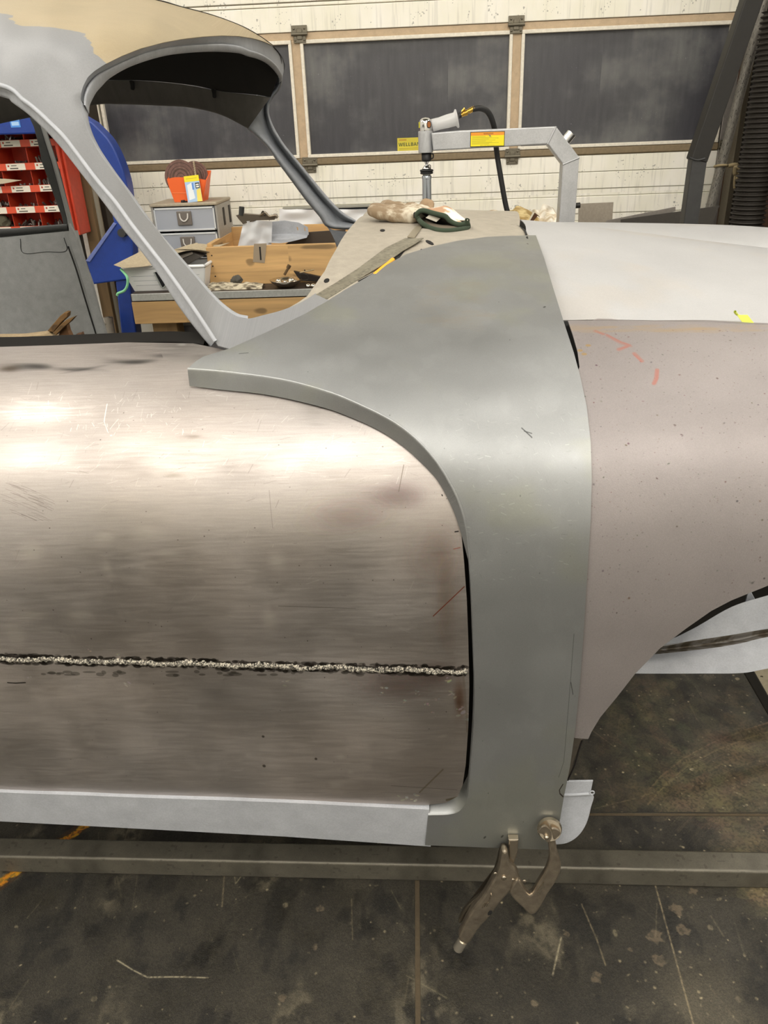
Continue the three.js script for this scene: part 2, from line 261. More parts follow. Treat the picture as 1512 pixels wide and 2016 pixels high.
{
  const d = structure('door_1');
  const X0 = SL - .07, X1 = SR + .005;
  part(d, 'backing', box(X0, 0, WALLZ - .06, X1, 1.262, WALLZ - .012, 0), mDirtyRail);
  part(d, 'backing', box(X0, 1.765, WALLZ - .06, X1, 2.75, WALLZ - .012, 0), mDirtyRail);
  const ribs = [0, .1, .13, .22, .25, .34, .37, .46, .49, .58, .61, .70, .73, .79, .82, .88, .91, .985, 1.015, 1.088, 1.118, 1.188, 1.256];
  for (let i = 0; i + 1 < ribs.length; i++) part(d, 'panel_rib', box(X0, ribs[i] + .0008, WALLZ - .03, X1, ribs[i + 1] - .0008, WALLZ - (ribs[i + 1] - ribs[i] < .05 ? .0035 : 0), .003), mCream);
  const up = [1.764, 1.855, 1.87, 1.94, 1.97, 2.04, 2.07, 2.14, 2.17, 2.24, 2.3, 2.4, 2.5, 2.6, 2.75];
  for (let i = 0; i + 1 < up.length; i++) part(d, 'panel_rib', box(X0, up[i] + .0015, WALLZ - .03, X1, up[i + 1] - .0015, WALLZ - (i % 2 ? .003 : 0), .003), mCream);
  part(d, 'top_rail', box(X0, 1.737, WALLZ - .035, X1, 1.7635, WALLZ - .004, .002), mTan);
  part(d, 'bottom_rail', box(X0, 1.257, WALLZ - .035, X1, 1.287, WALLZ + .004, .006), mDirtyRail);
  for (const x of [S1, S2]) part(d, 'stile', box(x - .018, 1.287, WALLZ - .035, x + .018, 1.737, WALLZ - .004, .002), mTan);
  part(d, 'stile', box(SL - .07, 1.287, WALLZ - .035, SL - .012, 1.737, WALLZ - .004, .002), mCream);
  part(d, 'end_stile', box(X1, 0, WALLZ - .04, X1 + .062, 2.75, WALLZ + .006, .003), M(0x8b8681, .5, .3, { map: G(.3) }));
  for (const [u, v, s] of [[589, 67, 1], [1017, 48, 1], [610, 325, -1], [1009, 308, -1], [1466, 30, 1], [1431, 290, -1]]) {
    const c = P(u, v, WALLZ + .012), h = part(d, 'hinge', mrg([box(c.x - .033, c.y + .004, WALLZ, c.x + .033, c.y + .032, WALLZ + .006, .002), box(c.x - .026, c.y - .032, WALLZ, c.x + .026, c.y - .004, WALLZ + .006, .002), bar(V(c.x - .034, c.y, WALLZ + .009), V(c.x + .034, c.y, WALLZ + .009), .007), box(c.x - .012, c.y - .02, WALLZ, c.x + .012, c.y + .02, WALLZ + .010, .003)]), mGalv);
    for (const [a, b] of [[-.022, .02], [.022, .02], [-.019, -.021], [.019, -.021]]) { const r = new THREE.SphereGeometry(.0048, 10, 6); r.scale(1, 1, .6); r.translate(c.x + a, c.y + b, WALLZ + .007); const m = new THREE.Mesh(r, mGalv); m.name = 'rivet'; h.add(m); }
  }
  const gx = dataTex(1024, 512, (x, y, o) => {
    const X = x / 1024, Y = y / 512, st = fbt(x / 16, y / 128, 63, 4), cl = fbm(X * 5 + 3, Y * 3, 5), sp = vn(x / 3.3, y / 3.3) > .965 ? 1 : 0;
    const d = clamp(.18 + .55 * sstep(.35, .75, cl) + .28 * (st - .5), 0, 1), b = 46 + 70 * d + 50 * sp * (vn(x / 60, y / 60) > .6) + (rnd() - .5) * 8;
    o[0] = b * 1.0; o[1] = b * 1.0; o[2] = b * .98 + 9 * (1 - d);
  });
  [[SL, S1, 0], [S1, S2, .31], [S2, SR, .62]].forEach(([a, b, off], i) => {
    const w = structure('window_' + (i + 1)); const l = a + (i ? .018 : 0), r = b - (i < 2 ? .018 : 0);
    const gt = gx.clone(); gt.repeat.set(1 / .9, 1 / .45); gt.offset.set(off - l / .9, -1.29 / .45); gt.needsUpdate = true;
    part(w, 'pane', box(l, 1.29, WALLZ - .026, r, 1.735, WALLZ - .020, 0), new THREE.MeshPhysicalMaterial({ map: gt, roughness: .32, metalness: 0, clearcoat: .5, clearcoatRoughness: .25 }));
    for (const g of [box(l, 1.722, WALLZ - .02, r, 1.737, WALLZ + .004, .003), box(l, 1.287, WALLZ - .02, r, 1.301, WALLZ + .006, .003), box(l, 1.30, WALLZ - .02, l + .014, 1.723, WALLZ + .004, .003), box(r - .014, 1.30, WALLZ - .02, r, 1.723, WALLZ + .004, .003)]) part(w, 'bead', g, mBead);
  });
  // yellow sticker inside the middle pane, partly hidden by the hammer head
  const tc = document.createElement('canvas'); tc.width = 256; tc.height = 128; const g = tc.getContext('2d');
  g.fillStyle = '#c9bb3c'; g.fillRect(0, 0, 256, 128); g.fillStyle = '#b9922f'; g.fillRect(14, 10, 60, 16); g.fillStyle = '#3c4a2a'; g.font = 'bold 42px sans-serif'; g.fillText('WELLBANCES', 10, 74, 240); g.fillStyle = 'rgba(120,110,30,.6)'; g.fillRect(14, 92, 200, 5); g.fillRect(14, 104, 170, 5);
  const t = new THREE.CanvasTexture(tc); t.colorSpace = THREE.SRGBColorSpace;
  const a = P(782, 272, WALLZ - .018), b = P(845, 298, WALLZ - .018); const sg = new THREE.PlaneGeometry(b.x - a.x, a.y - b.y).translate((a.x + b.x) / 2, (a.y + b.y) / 2, WALLZ - .0185);
  const st = thing('window_sticker', 'yellow printed sticker at the bottom of the middle dark pane', 'sticker', [(a.x + b.x) / 2, b.y, WALLZ - .0185]);
  part(st, 'sheet', sg, M(0xffffff, .6, 0, { map: t }));
}
// right-hand edge of the doorway: jamb boards, pipe, track, corrugated hoses
{
  const vpost = (name, label, cat, u, v, z, w, dd, mat) => { const c = P(u, v, z); const t = thing(name, label, cat, [c.x, 0, z]); part(t, 'board', box(c.x - w / 2, 0, z - dd, c.x + w / 2, 2.75, z, .003), mat); return t; };
  vpost('jamb_board', 'dark brown jamb board in the narrow gap right of the overhead door', 'board', 1443, 300, WALLZ + .01, .05, .1, mRustBrown);
  const c = P(1452, 300, -2.85); const tr = thing('door_track', 'thin yellowed steel door track right of the overhead door', 'track', [c.x, 0, -2.85]);
  part(tr, 'web', box(c.x - .012, 0, -2.93, c.x + .012, 2.6, -2.85, .002), M(0x6a6252, .55, .3, { map: G(.2) })); part(tr, 'flange', box(c.x + .014, 0, -2.88, c.x + .026, 2.6, -2.845, .002), mDarkSteel);
  const p0 = P(1390, 440, -2.72), p1 = P(1505, 0, -2.72), dir = p1.clone().sub(p0); const lo = p0.clone().addScaledVector(dir, -p0.y / dir.y), hi = p0.clone().addScaledVector(dir, 1.9);
  const pp = thing('steel_pipe', 'speckled grey galvanised pipe leaning beside the door track', 'pipe', [lo.x, 0, lo.z]); part(pp, 'pipe', bar(lo, hi, .019, 20), M(0x9a958b, .6, .3, { map: placed(dataTex(256, 256, (x, y, o) => { const n = 150 + 90 * fbt(x / 8, y / 8, 31) - 90 * (vn(x / 4, y / 4) > .8); o[0] = o[1] = o[2] = n; }), 0, 0, 1, .14) }));
  const k = p0.clone().addScaledVector(dir, .28); const rope = thing('knotted_rope', 'short knotted rope tied round the grey pipe', 'rope', k.toArray());
  const ring = []; for (let i = 0; i < 10; i++) { const a = i / 10 * 6.283; ring.push(V(k.x + Math.cos(a) * .0245, k.y + .004 * Math.sin(a), k.z + Math.sin(a) * .0245)); }
  const mRope = M(0x9a8a68, .9, 0, { map: G(.04) });
  part(rope, 'loop', tube(ring, .005, 40, 8, true), mRope);
  part(rope, 'knot', mrg([tube([V(k.x + .022, k.y, k.z + .02), V(k.x + .05, k.y + .004, k.z + .025), V(k.x + .066, k.y - .012, k.z + .02), V(k.x + .05, k.y - .03, k.z + .03), V(k.x + .046, k.y - .004, k.z + .036), V(k.x + .068, k.y - .02, k.z + .034), V(k.x + .06, k.y - .05, k.z + .03)], .008, 50, 8), tube([V(k.x + .055, k.y - .01, k.z + .03), V(k.x + .052, k.y - .05, k.z + .03), V(k.x + .058, k.y - .085, k.z + .028)], .005, 20, 8)]), mRope);
  const j = P(1500, 300, -2.62); const jb = thing('timber_jamb', 'wide brown timber board behind the corrugated hoses', 'board', [j.x + .1, 0, -2.66]);
  part(jb, 'board', box(j.x - .035, 0, -2.70, j.x + .5, 2.7, -2.66, .003), M(0x4a2f1a, .75, 0, { map: G(.35) }));
  // two corrugated hoses hanging side by side
  const hose = (u, v, z, r, label) => {
    const q = P(u, v, z), pts = []; for (let y = 0; y < 1.72; y += .0028) pts.push([r + .006 * Math.sin(y / .017 * 6.283), y]);
    const t = thing('corrugated_hose', label, 'hose', [q.x, 0, z], 'corrugated hoses at the right'); part(t, 'tube', lathe(pts, V(q.x, .0, z), 24), M(0x2f2a25, .6, .1, { map: G(.1) }));
  };
  hose(1488, 330, -2.52, .062, 'dark corrugated hose standing just right of the brown jamb'); hose(1562, 400, -2.44, .062, 'second dark corrugated hose at the right edge of the photo');
}

// ---------------------------------------------------------------- the car body
// outer skin as a section in polar form about the car's middle line (z = CZ, y = CY), varied along x
const CZ = -.8, CY = .75;
const SEC = [[-.86, 1.2435], [-.8, 1.244], [-.65, 1.2405], [-.5, 1.2275], [-.35, 1.202], [-.25, 1.179], [-.2, 1.165], [-.15, 1.146], [-.11, 1.126], [-.06, 1.096], [-.03, 1.069], [-.01, 1.037], [.006, .99], [.012, .94], [.009, .87], [0, .789], [-.016, .66], [-.042, .5], [-.065, .38], [-.10, .25]].map(([z, y]) => [Math.atan2(y - CY, z - CZ), Math.hypot(y - CY, z - CZ)]).reverse();
const SECN = SEC.length, SECM = SEC.map((p, i) => { const a = SEC[Math.max(0, i - 1)], b = SEC[Math.min(SECN - 1, i + 1)]; return (b[1] - a[1]) / (b[0] - a[0]); });
function R0(t) {
  if (t > Math.PI / 2) t = Math.PI - t;
  let i = 0; while (i < SECN - 2 && t > SEC[i + 1][0]) i++;
  const h = SEC[i + 1][0] - SEC[i][0], k = (t - SEC[i][0]) / h, k2 = k * k, k3 = k2 * k;
  return (2 * k3 - 3 * k2 + 1) * SEC[i][1] + (k3 - 2 * k2 + k) * h * SECM[i] + (-2 * k3 + 3 * k2) * SEC[i + 1][1] + (k3 - k2) * h * SECM[i + 1];
}
function RX(t, x) {                                   // section radius at x: the nose drops and the fender swells forward
  const s = Math.sin(t), f = clamp((x + .15) / .75, 0, 1.6), c = Math.cos(t);
  let r = R0(t) - .075 * Math.pow(f, 1.6) * Math.max(0, s) ** 2 - .035 * f * f * Math.max(0, s) ** 8 + .02 * f * f * Math.abs(c) ** 3;
  return r + .0024 * (fbm(x * 7 + 5, t * 7 + 2, 2) - .5) * (1 - sstep(.05, .25, x) * .7);
}
function skin(u, v, off = 0, zFar = -.86) {           // first point of the skin along the ray through a pixel
  const d = ray(u, v), f = s => { const z = CP.z + d.z * s, y = CP.y + d.y * s, x = CP.x + d.x * s; return Math.hypot(z - CZ, y - CY) - RX(Math.atan2(y - CY, z - CZ), x) - off; };
  let s0 = (.3 - CP.z) / d.z, s1 = (zFar - CP.z) / d.z, st = (s1 - s0) / 60, a = s0, fa = f(a), best = 1e9, bs = a;
  for (let i = 0; i < 60; i++) { const b = a + st, fb = f(b); if (fb < 0) { let lo = a, hi = b; for (let k = 0; k < 22; k++) { const m = (lo + hi) / 2; f(m) < 0 ? hi = m : lo = m; } bs = (lo + hi) / 2; best = 0; break; } if (fb < best) { best = fb; bs = b; } a = b; fa = fb; }
  return V(CP.x + d.x * bs, CP.y + d.y * bs, CP.z + d.z * bs);
}
const SK = (t, x, off = 0) => { const r = RX(t, x) + off; return V(x, CY + r * Math.sin(t), CZ + r * Math.cos(t)); };
const shear = p => { p.x += .06 * clamp((-p.z - .25) / 1.1, 0, 1.2); return p; };

// a panel cut out of a surface by an outline in the photograph: cells of g pixels, clipped
function panel(outline, surf, g = 12, t = .0012, uvf = p => [p.x, p.y - p.z]) {
  let x0 = 1e9, y0 = 1e9, x1 = -1e9, y1 = -1e9; for (const [x, y] of outline) { x0 = Math.min(x0, x); x1 = Math.max(x1, x); y0 = Math.min(y0, y); y1 = Math.max(y1, y); }
  x0 = Math.floor(x0 / g) * g; y0 = Math.floor(y0 / g) * g;
  const key = new Map(), pos = [], nor = [], uv = [], idx = [];
  const vert = (x, y) => {
    const k = Math.round(x * 20) + '_' + Math.round(y * 20); if (key.has(k)) return key.get(k);
    const p = surf(x, y), a = surf(x + 1.5, y).sub(surf(x - 1.5, y)), b = surf(x, y - 1.5).sub(surf(x, y + 1.5)), n = a.cross(b).normalize();
    const i = pos.length / 3; pos.push(p.x, p.y, p.z); nor.push(n.x, n.y, n.z); uv.push(...uvf(p)); key.set(k, i); return i;
  };
  const cut = (poly, ax, lim, sgn) => { const out = []; for (let i = 0; i < poly.length; i++) { const a = poly[i], b = poly[(i + 1) % poly.length], da = (a[ax] - lim) * sgn, db = (b[ax] - lim) * sgn; if (da >= 0) out.push(a); if ((da >= 0) !== (db >= 0)) { const k = da / (da - db); out.push([mix(a[0], b[0], k), mix(a[1], b[1], k)]); } } return out; };
  for (let x = x0; x < x1; x += g) {
    const colm = cut(cut(outline, 0, x, 1), 0, x + g, -1); if (colm.length < 3) continue;
    for (let y = y0; y < y1; y += g) {
      const q = cut(cut(colm, 1, y, 1), 1, y + g, -1); if (q.length < 3) continue;
      const c = q.filter((p, i) => { const r = q[(i + 1) % q.length]; return Math.hypot(p[0] - r[0], p[1] - r[1]) > .05; }); if (c.length < 3) continue;
      const tri = THREE.ShapeUtils.triangulateShape(c.map(p => new THREE.Vector2(p[0], p[1])), []);
      const id = c.map(p => vert(p[0], p[1]));
      for (const [a, b, d] of tri) { const cr = (c[b][0] - c[a][0]) * (c[d][1] - c[a][1]) - (c[b][1] - c[a][1]) * (c[d][0] - c[a][0]); if (Math.abs(cr) < 1e-6) continue; cr < 0 ? idx.push(id[a], id[b], id[d]) : idx.push(id[a], id[d], id[b]); }
    }
  }
  const G = new THREE.BufferGeometry(); G.setAttribute('position', new THREE.Float32BufferAttribute(pos, 3)); G.setAttribute('normal', new THREE.Float32BufferAttribute(nor, 3)); G.setAttribute('uv', new THREE.Float32BufferAttribute(uv, 2)); G.setIndex(idx);
  if (!t) return G;
  const N = pos.length / 3, P2 = pos.slice(), N2 = nor.slice(), U2 = uv.slice(), I2 = idx.slice();   // inner face and rim
  for (let i = 0; i < N; i++) { P2.push(pos[3 * i] - nor[3 * i] * t, pos[3 * i + 1] - nor[3 * i + 1] * t, pos[3 * i + 2] - nor[3 * i + 2] * t); N2.push(-nor[3 * i], -nor[3 * i + 1], -nor[3 * i + 2]); U2.push(uv[2 * i], uv[2 * i + 1]); }
  const E = new Map();
  for (let i = 0; i < idx.length; i += 3) { I2.push(idx[i] + N, idx[i + 2] + N, idx[i + 1] + N); for (let k = 0; k < 3; k++) { const a = idx[i + k], b = idx[i + (k + 1) % 3], kk = Math.min(a, b) * 1e6 + Math.max(a, b); E.has(kk) ? E.set(kk, null) : E.set(kk, [a, b]); } }
  for (const e of E.values()) if (e) {
    const [a, b] = e, k = P2.length / 3, A = V(pos[3 * a], pos[3 * a + 1], pos[3 * a + 2]), B = V(pos[3 * b], pos[3 * b + 1], pos[3 * b + 2]), n = B.clone().sub(A).cross(V(nor[3 * a], nor[3 * a + 1], nor[3 * a + 2])).normalize();
    for (const q of [a, b, a + N, b + N]) { P2.push(P2[3 * q], P2[3 * q + 1], P2[3 * q + 2]); N2.push(n.x, n.y, n.z); U2.push(uv[2 * (q % N)], uv[2 * (q % N) + 1]); }
    I2.push(k, k + 2, k + 1, k + 1, k + 2, k + 3);
  }
  const o = new THREE.BufferGeometry(); o.setAttribute('position', new THREE.Float32BufferAttribute(P2, 3)); o.setAttribute('normal', new THREE.Float32BufferAttribute(N2, 3)); o.setAttribute('uv', new THREE.Float32BufferAttribute(U2, 2)); o.setIndex(I2); return o;
}
// strip lofted between pixel lines that carry their depth: rows of [u, v, z]
const loft = (rows, n = 8, m = 2) => patch(rows.map(r => r.map(q => q.isVector3 ? q : P(...q))), n, m);

// thin-plate spline of depth over the photograph, for panels whose depth is known along lines
function tps(pts) {
  const n = pts.length, S = 1 / 400, N = n + 3, A = [], phi = r2 => r2 < 1e-12 ? 0 : r2 * Math.log(r2) / 2;
  for (let i = 0; i < n; i++) { const r = []; for (let j = 0; j < n; j++) { const dx = (pts[i][0] - pts[j][0]) * S, dy = (pts[i][1] - pts[j][1]) * S; r.push(phi(dx * dx + dy * dy) + (i === j ? 1e-5 : 0)); } r.push(1, pts[i][0] * S, pts[i][1] * S, pts[i][2]); A.push(r); }
  for (let k = 0; k < 3; k++) { const r = []; for (let j = 0; j < n; j++) r.push(k ? pts[j][k - 1] * S : 1); r.push(0, 0, 0, 0); A.push(r); }
  for (let c = 0; c < N; c++) { let p = c; for (let r = c + 1; r < N; r++) if (Math.abs(A[r][c]) > Math.abs(A[p][c])) p = r; [A[c], A[p]] = [A[p], A[c]]; for (let r = 0; r < N; r++) if (r !== c) { const f = A[r][c] / A[c][c]; if (f) for (let k = c; k <= N; k++) A[r][k] -= f * A[c][k]; } }
  const w = A.map((r, i) => r[N] / r[i]);
  return (u, v) => { let s = w[n] + w[n + 1] * u * S + w[n + 2] * v * S; for (let i = 0; i < n; i++) { const dx = (u - pts[i][0]) * S, dy = (v - pts[i][1]) * S; s += w[i] * phi(dx * dx + dy * dy); } return s; };
}

// --- materials of the body
const mPrimer = M(0xaeb1b7, .5, 0, { map: G(.8), bumpMap: GB(.05), bumpScale: .00005 });
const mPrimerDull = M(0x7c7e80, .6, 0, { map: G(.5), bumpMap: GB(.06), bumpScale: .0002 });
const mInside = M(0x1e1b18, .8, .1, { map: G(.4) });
const uvOf = (u, v) => { const p = skin(u, v); return [p.x, p.y - p.z]; };
// bare brushed steel of the door, with its stains, scratches and polished spots
const DX0 = -.85, DY0 = .36, DW = 1.0, DH = 1.1, DT = 2048;
let mDoor;
{
  const fm = marks(DT, DT, DX0, DY0, DW, DH, (g, T, s) => {
    const at = (u, v) => T(...uvOf(u, v));
    const L = (pts, w, col) => { g.strokeStyle = col; g.lineWidth = w; g.beginPath(); pts.forEach((q, i) => { const t = at(...q); i ? g.lineTo(...t) : g.moveTo(...t); }); g.stroke(); };
    const B = (u, v, rx, ry, col, n = 9, a = 0) => { const t = at(u, v), p = s / 1376; for (let i = 0; i < n; i++) { g.save(); g.translate(t[0] + rr(-.3, .3) * rx * p, t[1] + rr(-.3, .3) * ry * p); g.rotate(a + rr(-.3, .3)); g.scale(rx * p * rr(.4, 1), ry * p * rr(.4, 1)); const q = g.createRadialGradient(0, 0, .1, 0, 0, 1); q.addColorStop(0, col); q.addColorStop(1, col.replace(/[\d.]+\)$/, '0)')); g.fillStyle = q; g.beginPath(); g.arc(0, 0, 1, 0, 7); g.fill(); g.restore(); } };
    // purple-brown heat tint patches and dark reflections painted along the top edge
    B(790, 975, 90, 40, 'rgba(112,98,96,.09)', 16); B(700, 1010, 110, 60, 'rgba(112,98,92,.06)', 12); B(880, 1180, 30, 160, 'rgba(110,90,76,.05)', 16); B(850, 1080, 60, 80, 'rgba(110,94,86,.06)', 12);
    B(780, 1340, 120, 50, 'rgba(104,86,80,.07)', 14); B(905, 1370, 14, 60, 'rgba(96,58,36,.14)', 10); B(860, 1330, 60, 40, 'rgba(96,74,66,.08)', 10);
    B(60, 722, 60, 14, 'rgba(60,58,57,.14)', 14); B(150, 727, 60, 8, 'rgba(60,58,57,.14)', 12); B(260, 712, 60, 10, 'rgba(60,58,57,.13)', 14); B(20, 725, 40, 20, 'rgba(70,60,50,.15)', 8); B(330, 700, 50, 9, 'rgba(70,68,67,.12)', 10);
    B(380, 860, 30, 8, 'rgba(110,100,90,.12)', 6); B(340, 935, 30, 7, 'rgba(120,112,98,.1)', 6);
    // lighter rubbed spots
    for (const [u, v, rx, ry, a] of [[548, 1107, 24, 30, .2], [65, 1090, 34, 26, .6], [215, 1060, 40, 18, .6], [210, 1120, 14, 30, .3], [290, 1050, 44, 22, .3], [150, 1210, 60, 22, .05], [60, 1212, 50, 20, 0], [530, 1225, 20, 30, 0], [30, 1250, 30, 40, 0], [330, 1090, 50, 14, -.3], [670, 1490, 16, 10, .2], [690, 1520, 12, 8, .8], [660, 1545, 22, 12, 0], [870, 1450, 16, 5, .2]]) B(u, v, rx, ry, 'rgba(196,190,182,.13)', 10, a);
    // overlapping plate at the top corner
    g.fillStyle = 'rgba(172,166,160,.75)'; g.beginPath(); for (const q of [[308, 672], [340, 668], [398, 680], [418, 692], [405, 708], [372, 720], [345, 716], [322, 706]]) g.lineTo(...at(...q)); g.fill(); B(360, 678, 12, 6, 'rgba(215,212,206,.5)', 5);
    // bright and dark scratches
    for (let i = 0; i < 420; i++) { const u = rr(0, 900), v = rr(760, 960) + (rnd() < .25 ? rr(0, 300) : 0), l = rr(4, 26), a = rr(-.4, .4) + (rnd() < .4 ? -1 : 0); L([[u, v], [u + l * Math.cos(a), v + l * Math.sin(a)]], rr(.5, 1.3), rnd() < .62 ? `rgba(235,230,224,${rr(.1, .45)})` : `rgba(70,64,58,${rr(.08, .3)})`); }
    for (let i = 0; i < 90; i++) { const u = rr(20, 400), v = rr(775, 860), a = rr(0, 6.28), l = rr(3, 12); L([[u, v], [u + l * Math.cos(a), v + l * Math.sin(a)]], rr(.7, 1.4), `rgba(245,242,236,${rr(.2, .6)})`); }
    for (let i = 0; i < 36; i++) { const u = rr(0, 80), v = 945 + u * .25 + rr(0, 60); L([[u, v], [u + 12, v + 4], [u + 30, v + 12]], rr(.5, 1), 'rgba(70,62,56,.4)'); }
    L([[211, 795], [205, 830]], 2, 'rgba(240,236,230,.7)'); L([[205, 830], [213, 852]], 1.6, 'rgba(240,236,230,.6)'); L([[233, 825], [216, 845]], 1.4, 'rgba(240,236,230,.5)'); L([[795, 915], [785, 968]], 1.2, 'rgba(80,70,60,.7)'); L([[530, 965], [537, 1040]], 1, 'rgba(70,62,56,.35)');
    L([[548, 1193], [700, 1198]], 1.2, 'rgba(60,54,50,.5)'); L([[500, 1487], [534, 1485]], 1.4, 'rgba(160,154,140,.6)'); L([[770, 1547], [900, 1555]], 1.2, 'rgba(40,36,32,.5)'); L([[872, 1515], [826, 1560]], 5, 'rgba(120,112,90,.55)'); L([[15, 1344], [30, 1345], [50, 1344]], 3, 'rgba(30,28,26,.85)');
    // red layout marks
    L([[853, 1213], [914, 1155]], 2, 'rgba(120,44,24,.9)'); L([[893, 1081], [906, 1078]], 1.6, 'rgba(150,60,44,.8)'); L([[896, 1047], [902, 1046]], 3, 'rgba(24,22,22,.9)'); L([[870, 974], [871, 976]], 2.5, 'rgba(24,22,22,.9)');
    // small pits
    for (let i = 0; i < 130; i++) { const t = at(rr(0, 900), rr(760, 1540)); g.fillStyle = `rgba(52,46,42,${rr(.3, .7)})`; g.beginPath(); g.arc(...t, rr(.5, 1.7), 0, 7); g.fill(); }
    for (const [u, v, r] of [[518, 1450, 4], [520, 1508, 5], [622, 1494, 4]]) { const t = at(u, v); g.fillStyle = 'rgba(58,52,44,.7)'; g.beginPath(); g.arc(...t, r, 0, 7); g.fill(); }
    // scorched edge either side of the weld, ragged
    for (let i = 0; i < 1300; i++) { const u = rr(-420, 915), e = 1300 + u * .023 + (u > 430 ? 0 : -3); const t = at(u, e + rr(-9, 9)); g.fillStyle = `rgba(38,34,30,${rr(.25, .7)})`; g.beginPath(); g.ellipse(...t, rr(4, 14), rr(2, 6), 0, 0, 7); g.fill(); }
    for (let i = 0; i < 40; i++) { const t = at(rr(0, 900), 1322 + rr(0, 8)); g.fillStyle = 'rgba(46,42,36,.35)'; g.beginPath(); g.ellipse(...t, rr(6, 20), rr(3, 6), 0, 0, 7); g.fill(); }
    // ground-bright nicks
    for (const [u, v, r] of [[175, 1280, 6], [232, 1290, 5], [58, 1332, 5], [250, 1348, 8], [562, 1345, 8], [757, 1354, 8], [752, 1366, 5], [797, 1382, 6], [842, 1385, 8], [862, 1380, 7], [890, 1368, 10], [853, 1406, 7], [888, 1335, 11], [912, 1410, 15], [905, 1395, 9], [795, 1570, 16], [815, 1572, 14], [823, 1364, 7]]) for (let k = 0; k < 5; k++) { const t = at(u + rr(-r, r) * .7, v + rr(-r, r) * .6); g.fillStyle = `rgba(${rr(190, 235) | 0},${rr(186, 228) | 0},${rr(176, 218) | 0},${rr(.35, .8)})`; g.beginPath(); g.ellipse(...t, rr(.2, .7) * r, rr(.1, .35) * r, rr(-.8, .8), 0, 7); g.fill(); }
    L([[912, 1330], [918, 1400], [920, 1440]], 6, 'rgba(150,140,128,.6)'); L([[880, 1575], [915, 1567]], 8, 'rgba(110,100,76,.7)');
  });
  const base = (x, y) => { const X = x / DT, Y = y / DT; return .5 * fbm(X * 9 + 4, Y * 14 + 8, 5) + .28 * vn(X * 30, Y * 620) + .22 * vn(X * 70 + 9, Y * 900 + 4); };
  const col = dataTex(DT, DT, (x, y, o) => {
    const n = base(x, y), b = 170 + 24 * (n - .5) + (rnd() - .5) * 8, w = fbm(x / 300 + 30, y / 240 + 3, 4), i = (y * DT + x) * 4, a = fm[i + 3] / 255;
    o[0] = mix(b * (1.0 + .03 * w), fm[i], a); o[1] = mix(b * .972, fm[i + 1], a); o[2] = mix(b * (.955 - .03 * w), fm[i + 2], a);
  }, true, false);
  const rgh = dataTex(1024, 1024, (x, y, o) => { const X = x / 1024, Y = y / 1024; o[0] = o[2] = 0; o[1] = 255 * clamp(.52 + .5 * (fbm(X * 8 + 14, Y * 9 + 8, 5) - .5) + .10 * (vn(X * 40, Y * 500) - .5), .32, .75); }, false, false);
  const bmp = dataTex(1024, 1024, (x, y, o) => { const X = x / 1024, Y = y / 1024; o[0] = o[1] = o[2] = 255 * (.4 * vn(X * 60, Y * 511) + .4 * vn(X * 160 + 4, Y * 511) + .2 * rnd()); }, false, false);
  mDoor = M(0xffffff, 1, .95, { map: placed(col, DX0, DY0, DW, DH), roughnessMap: placed(rgh, DX0, DY0, DW, DH), bumpMap: placed(bmp, DX0, DY0, DW, DH), bumpScale: .00006 });
}
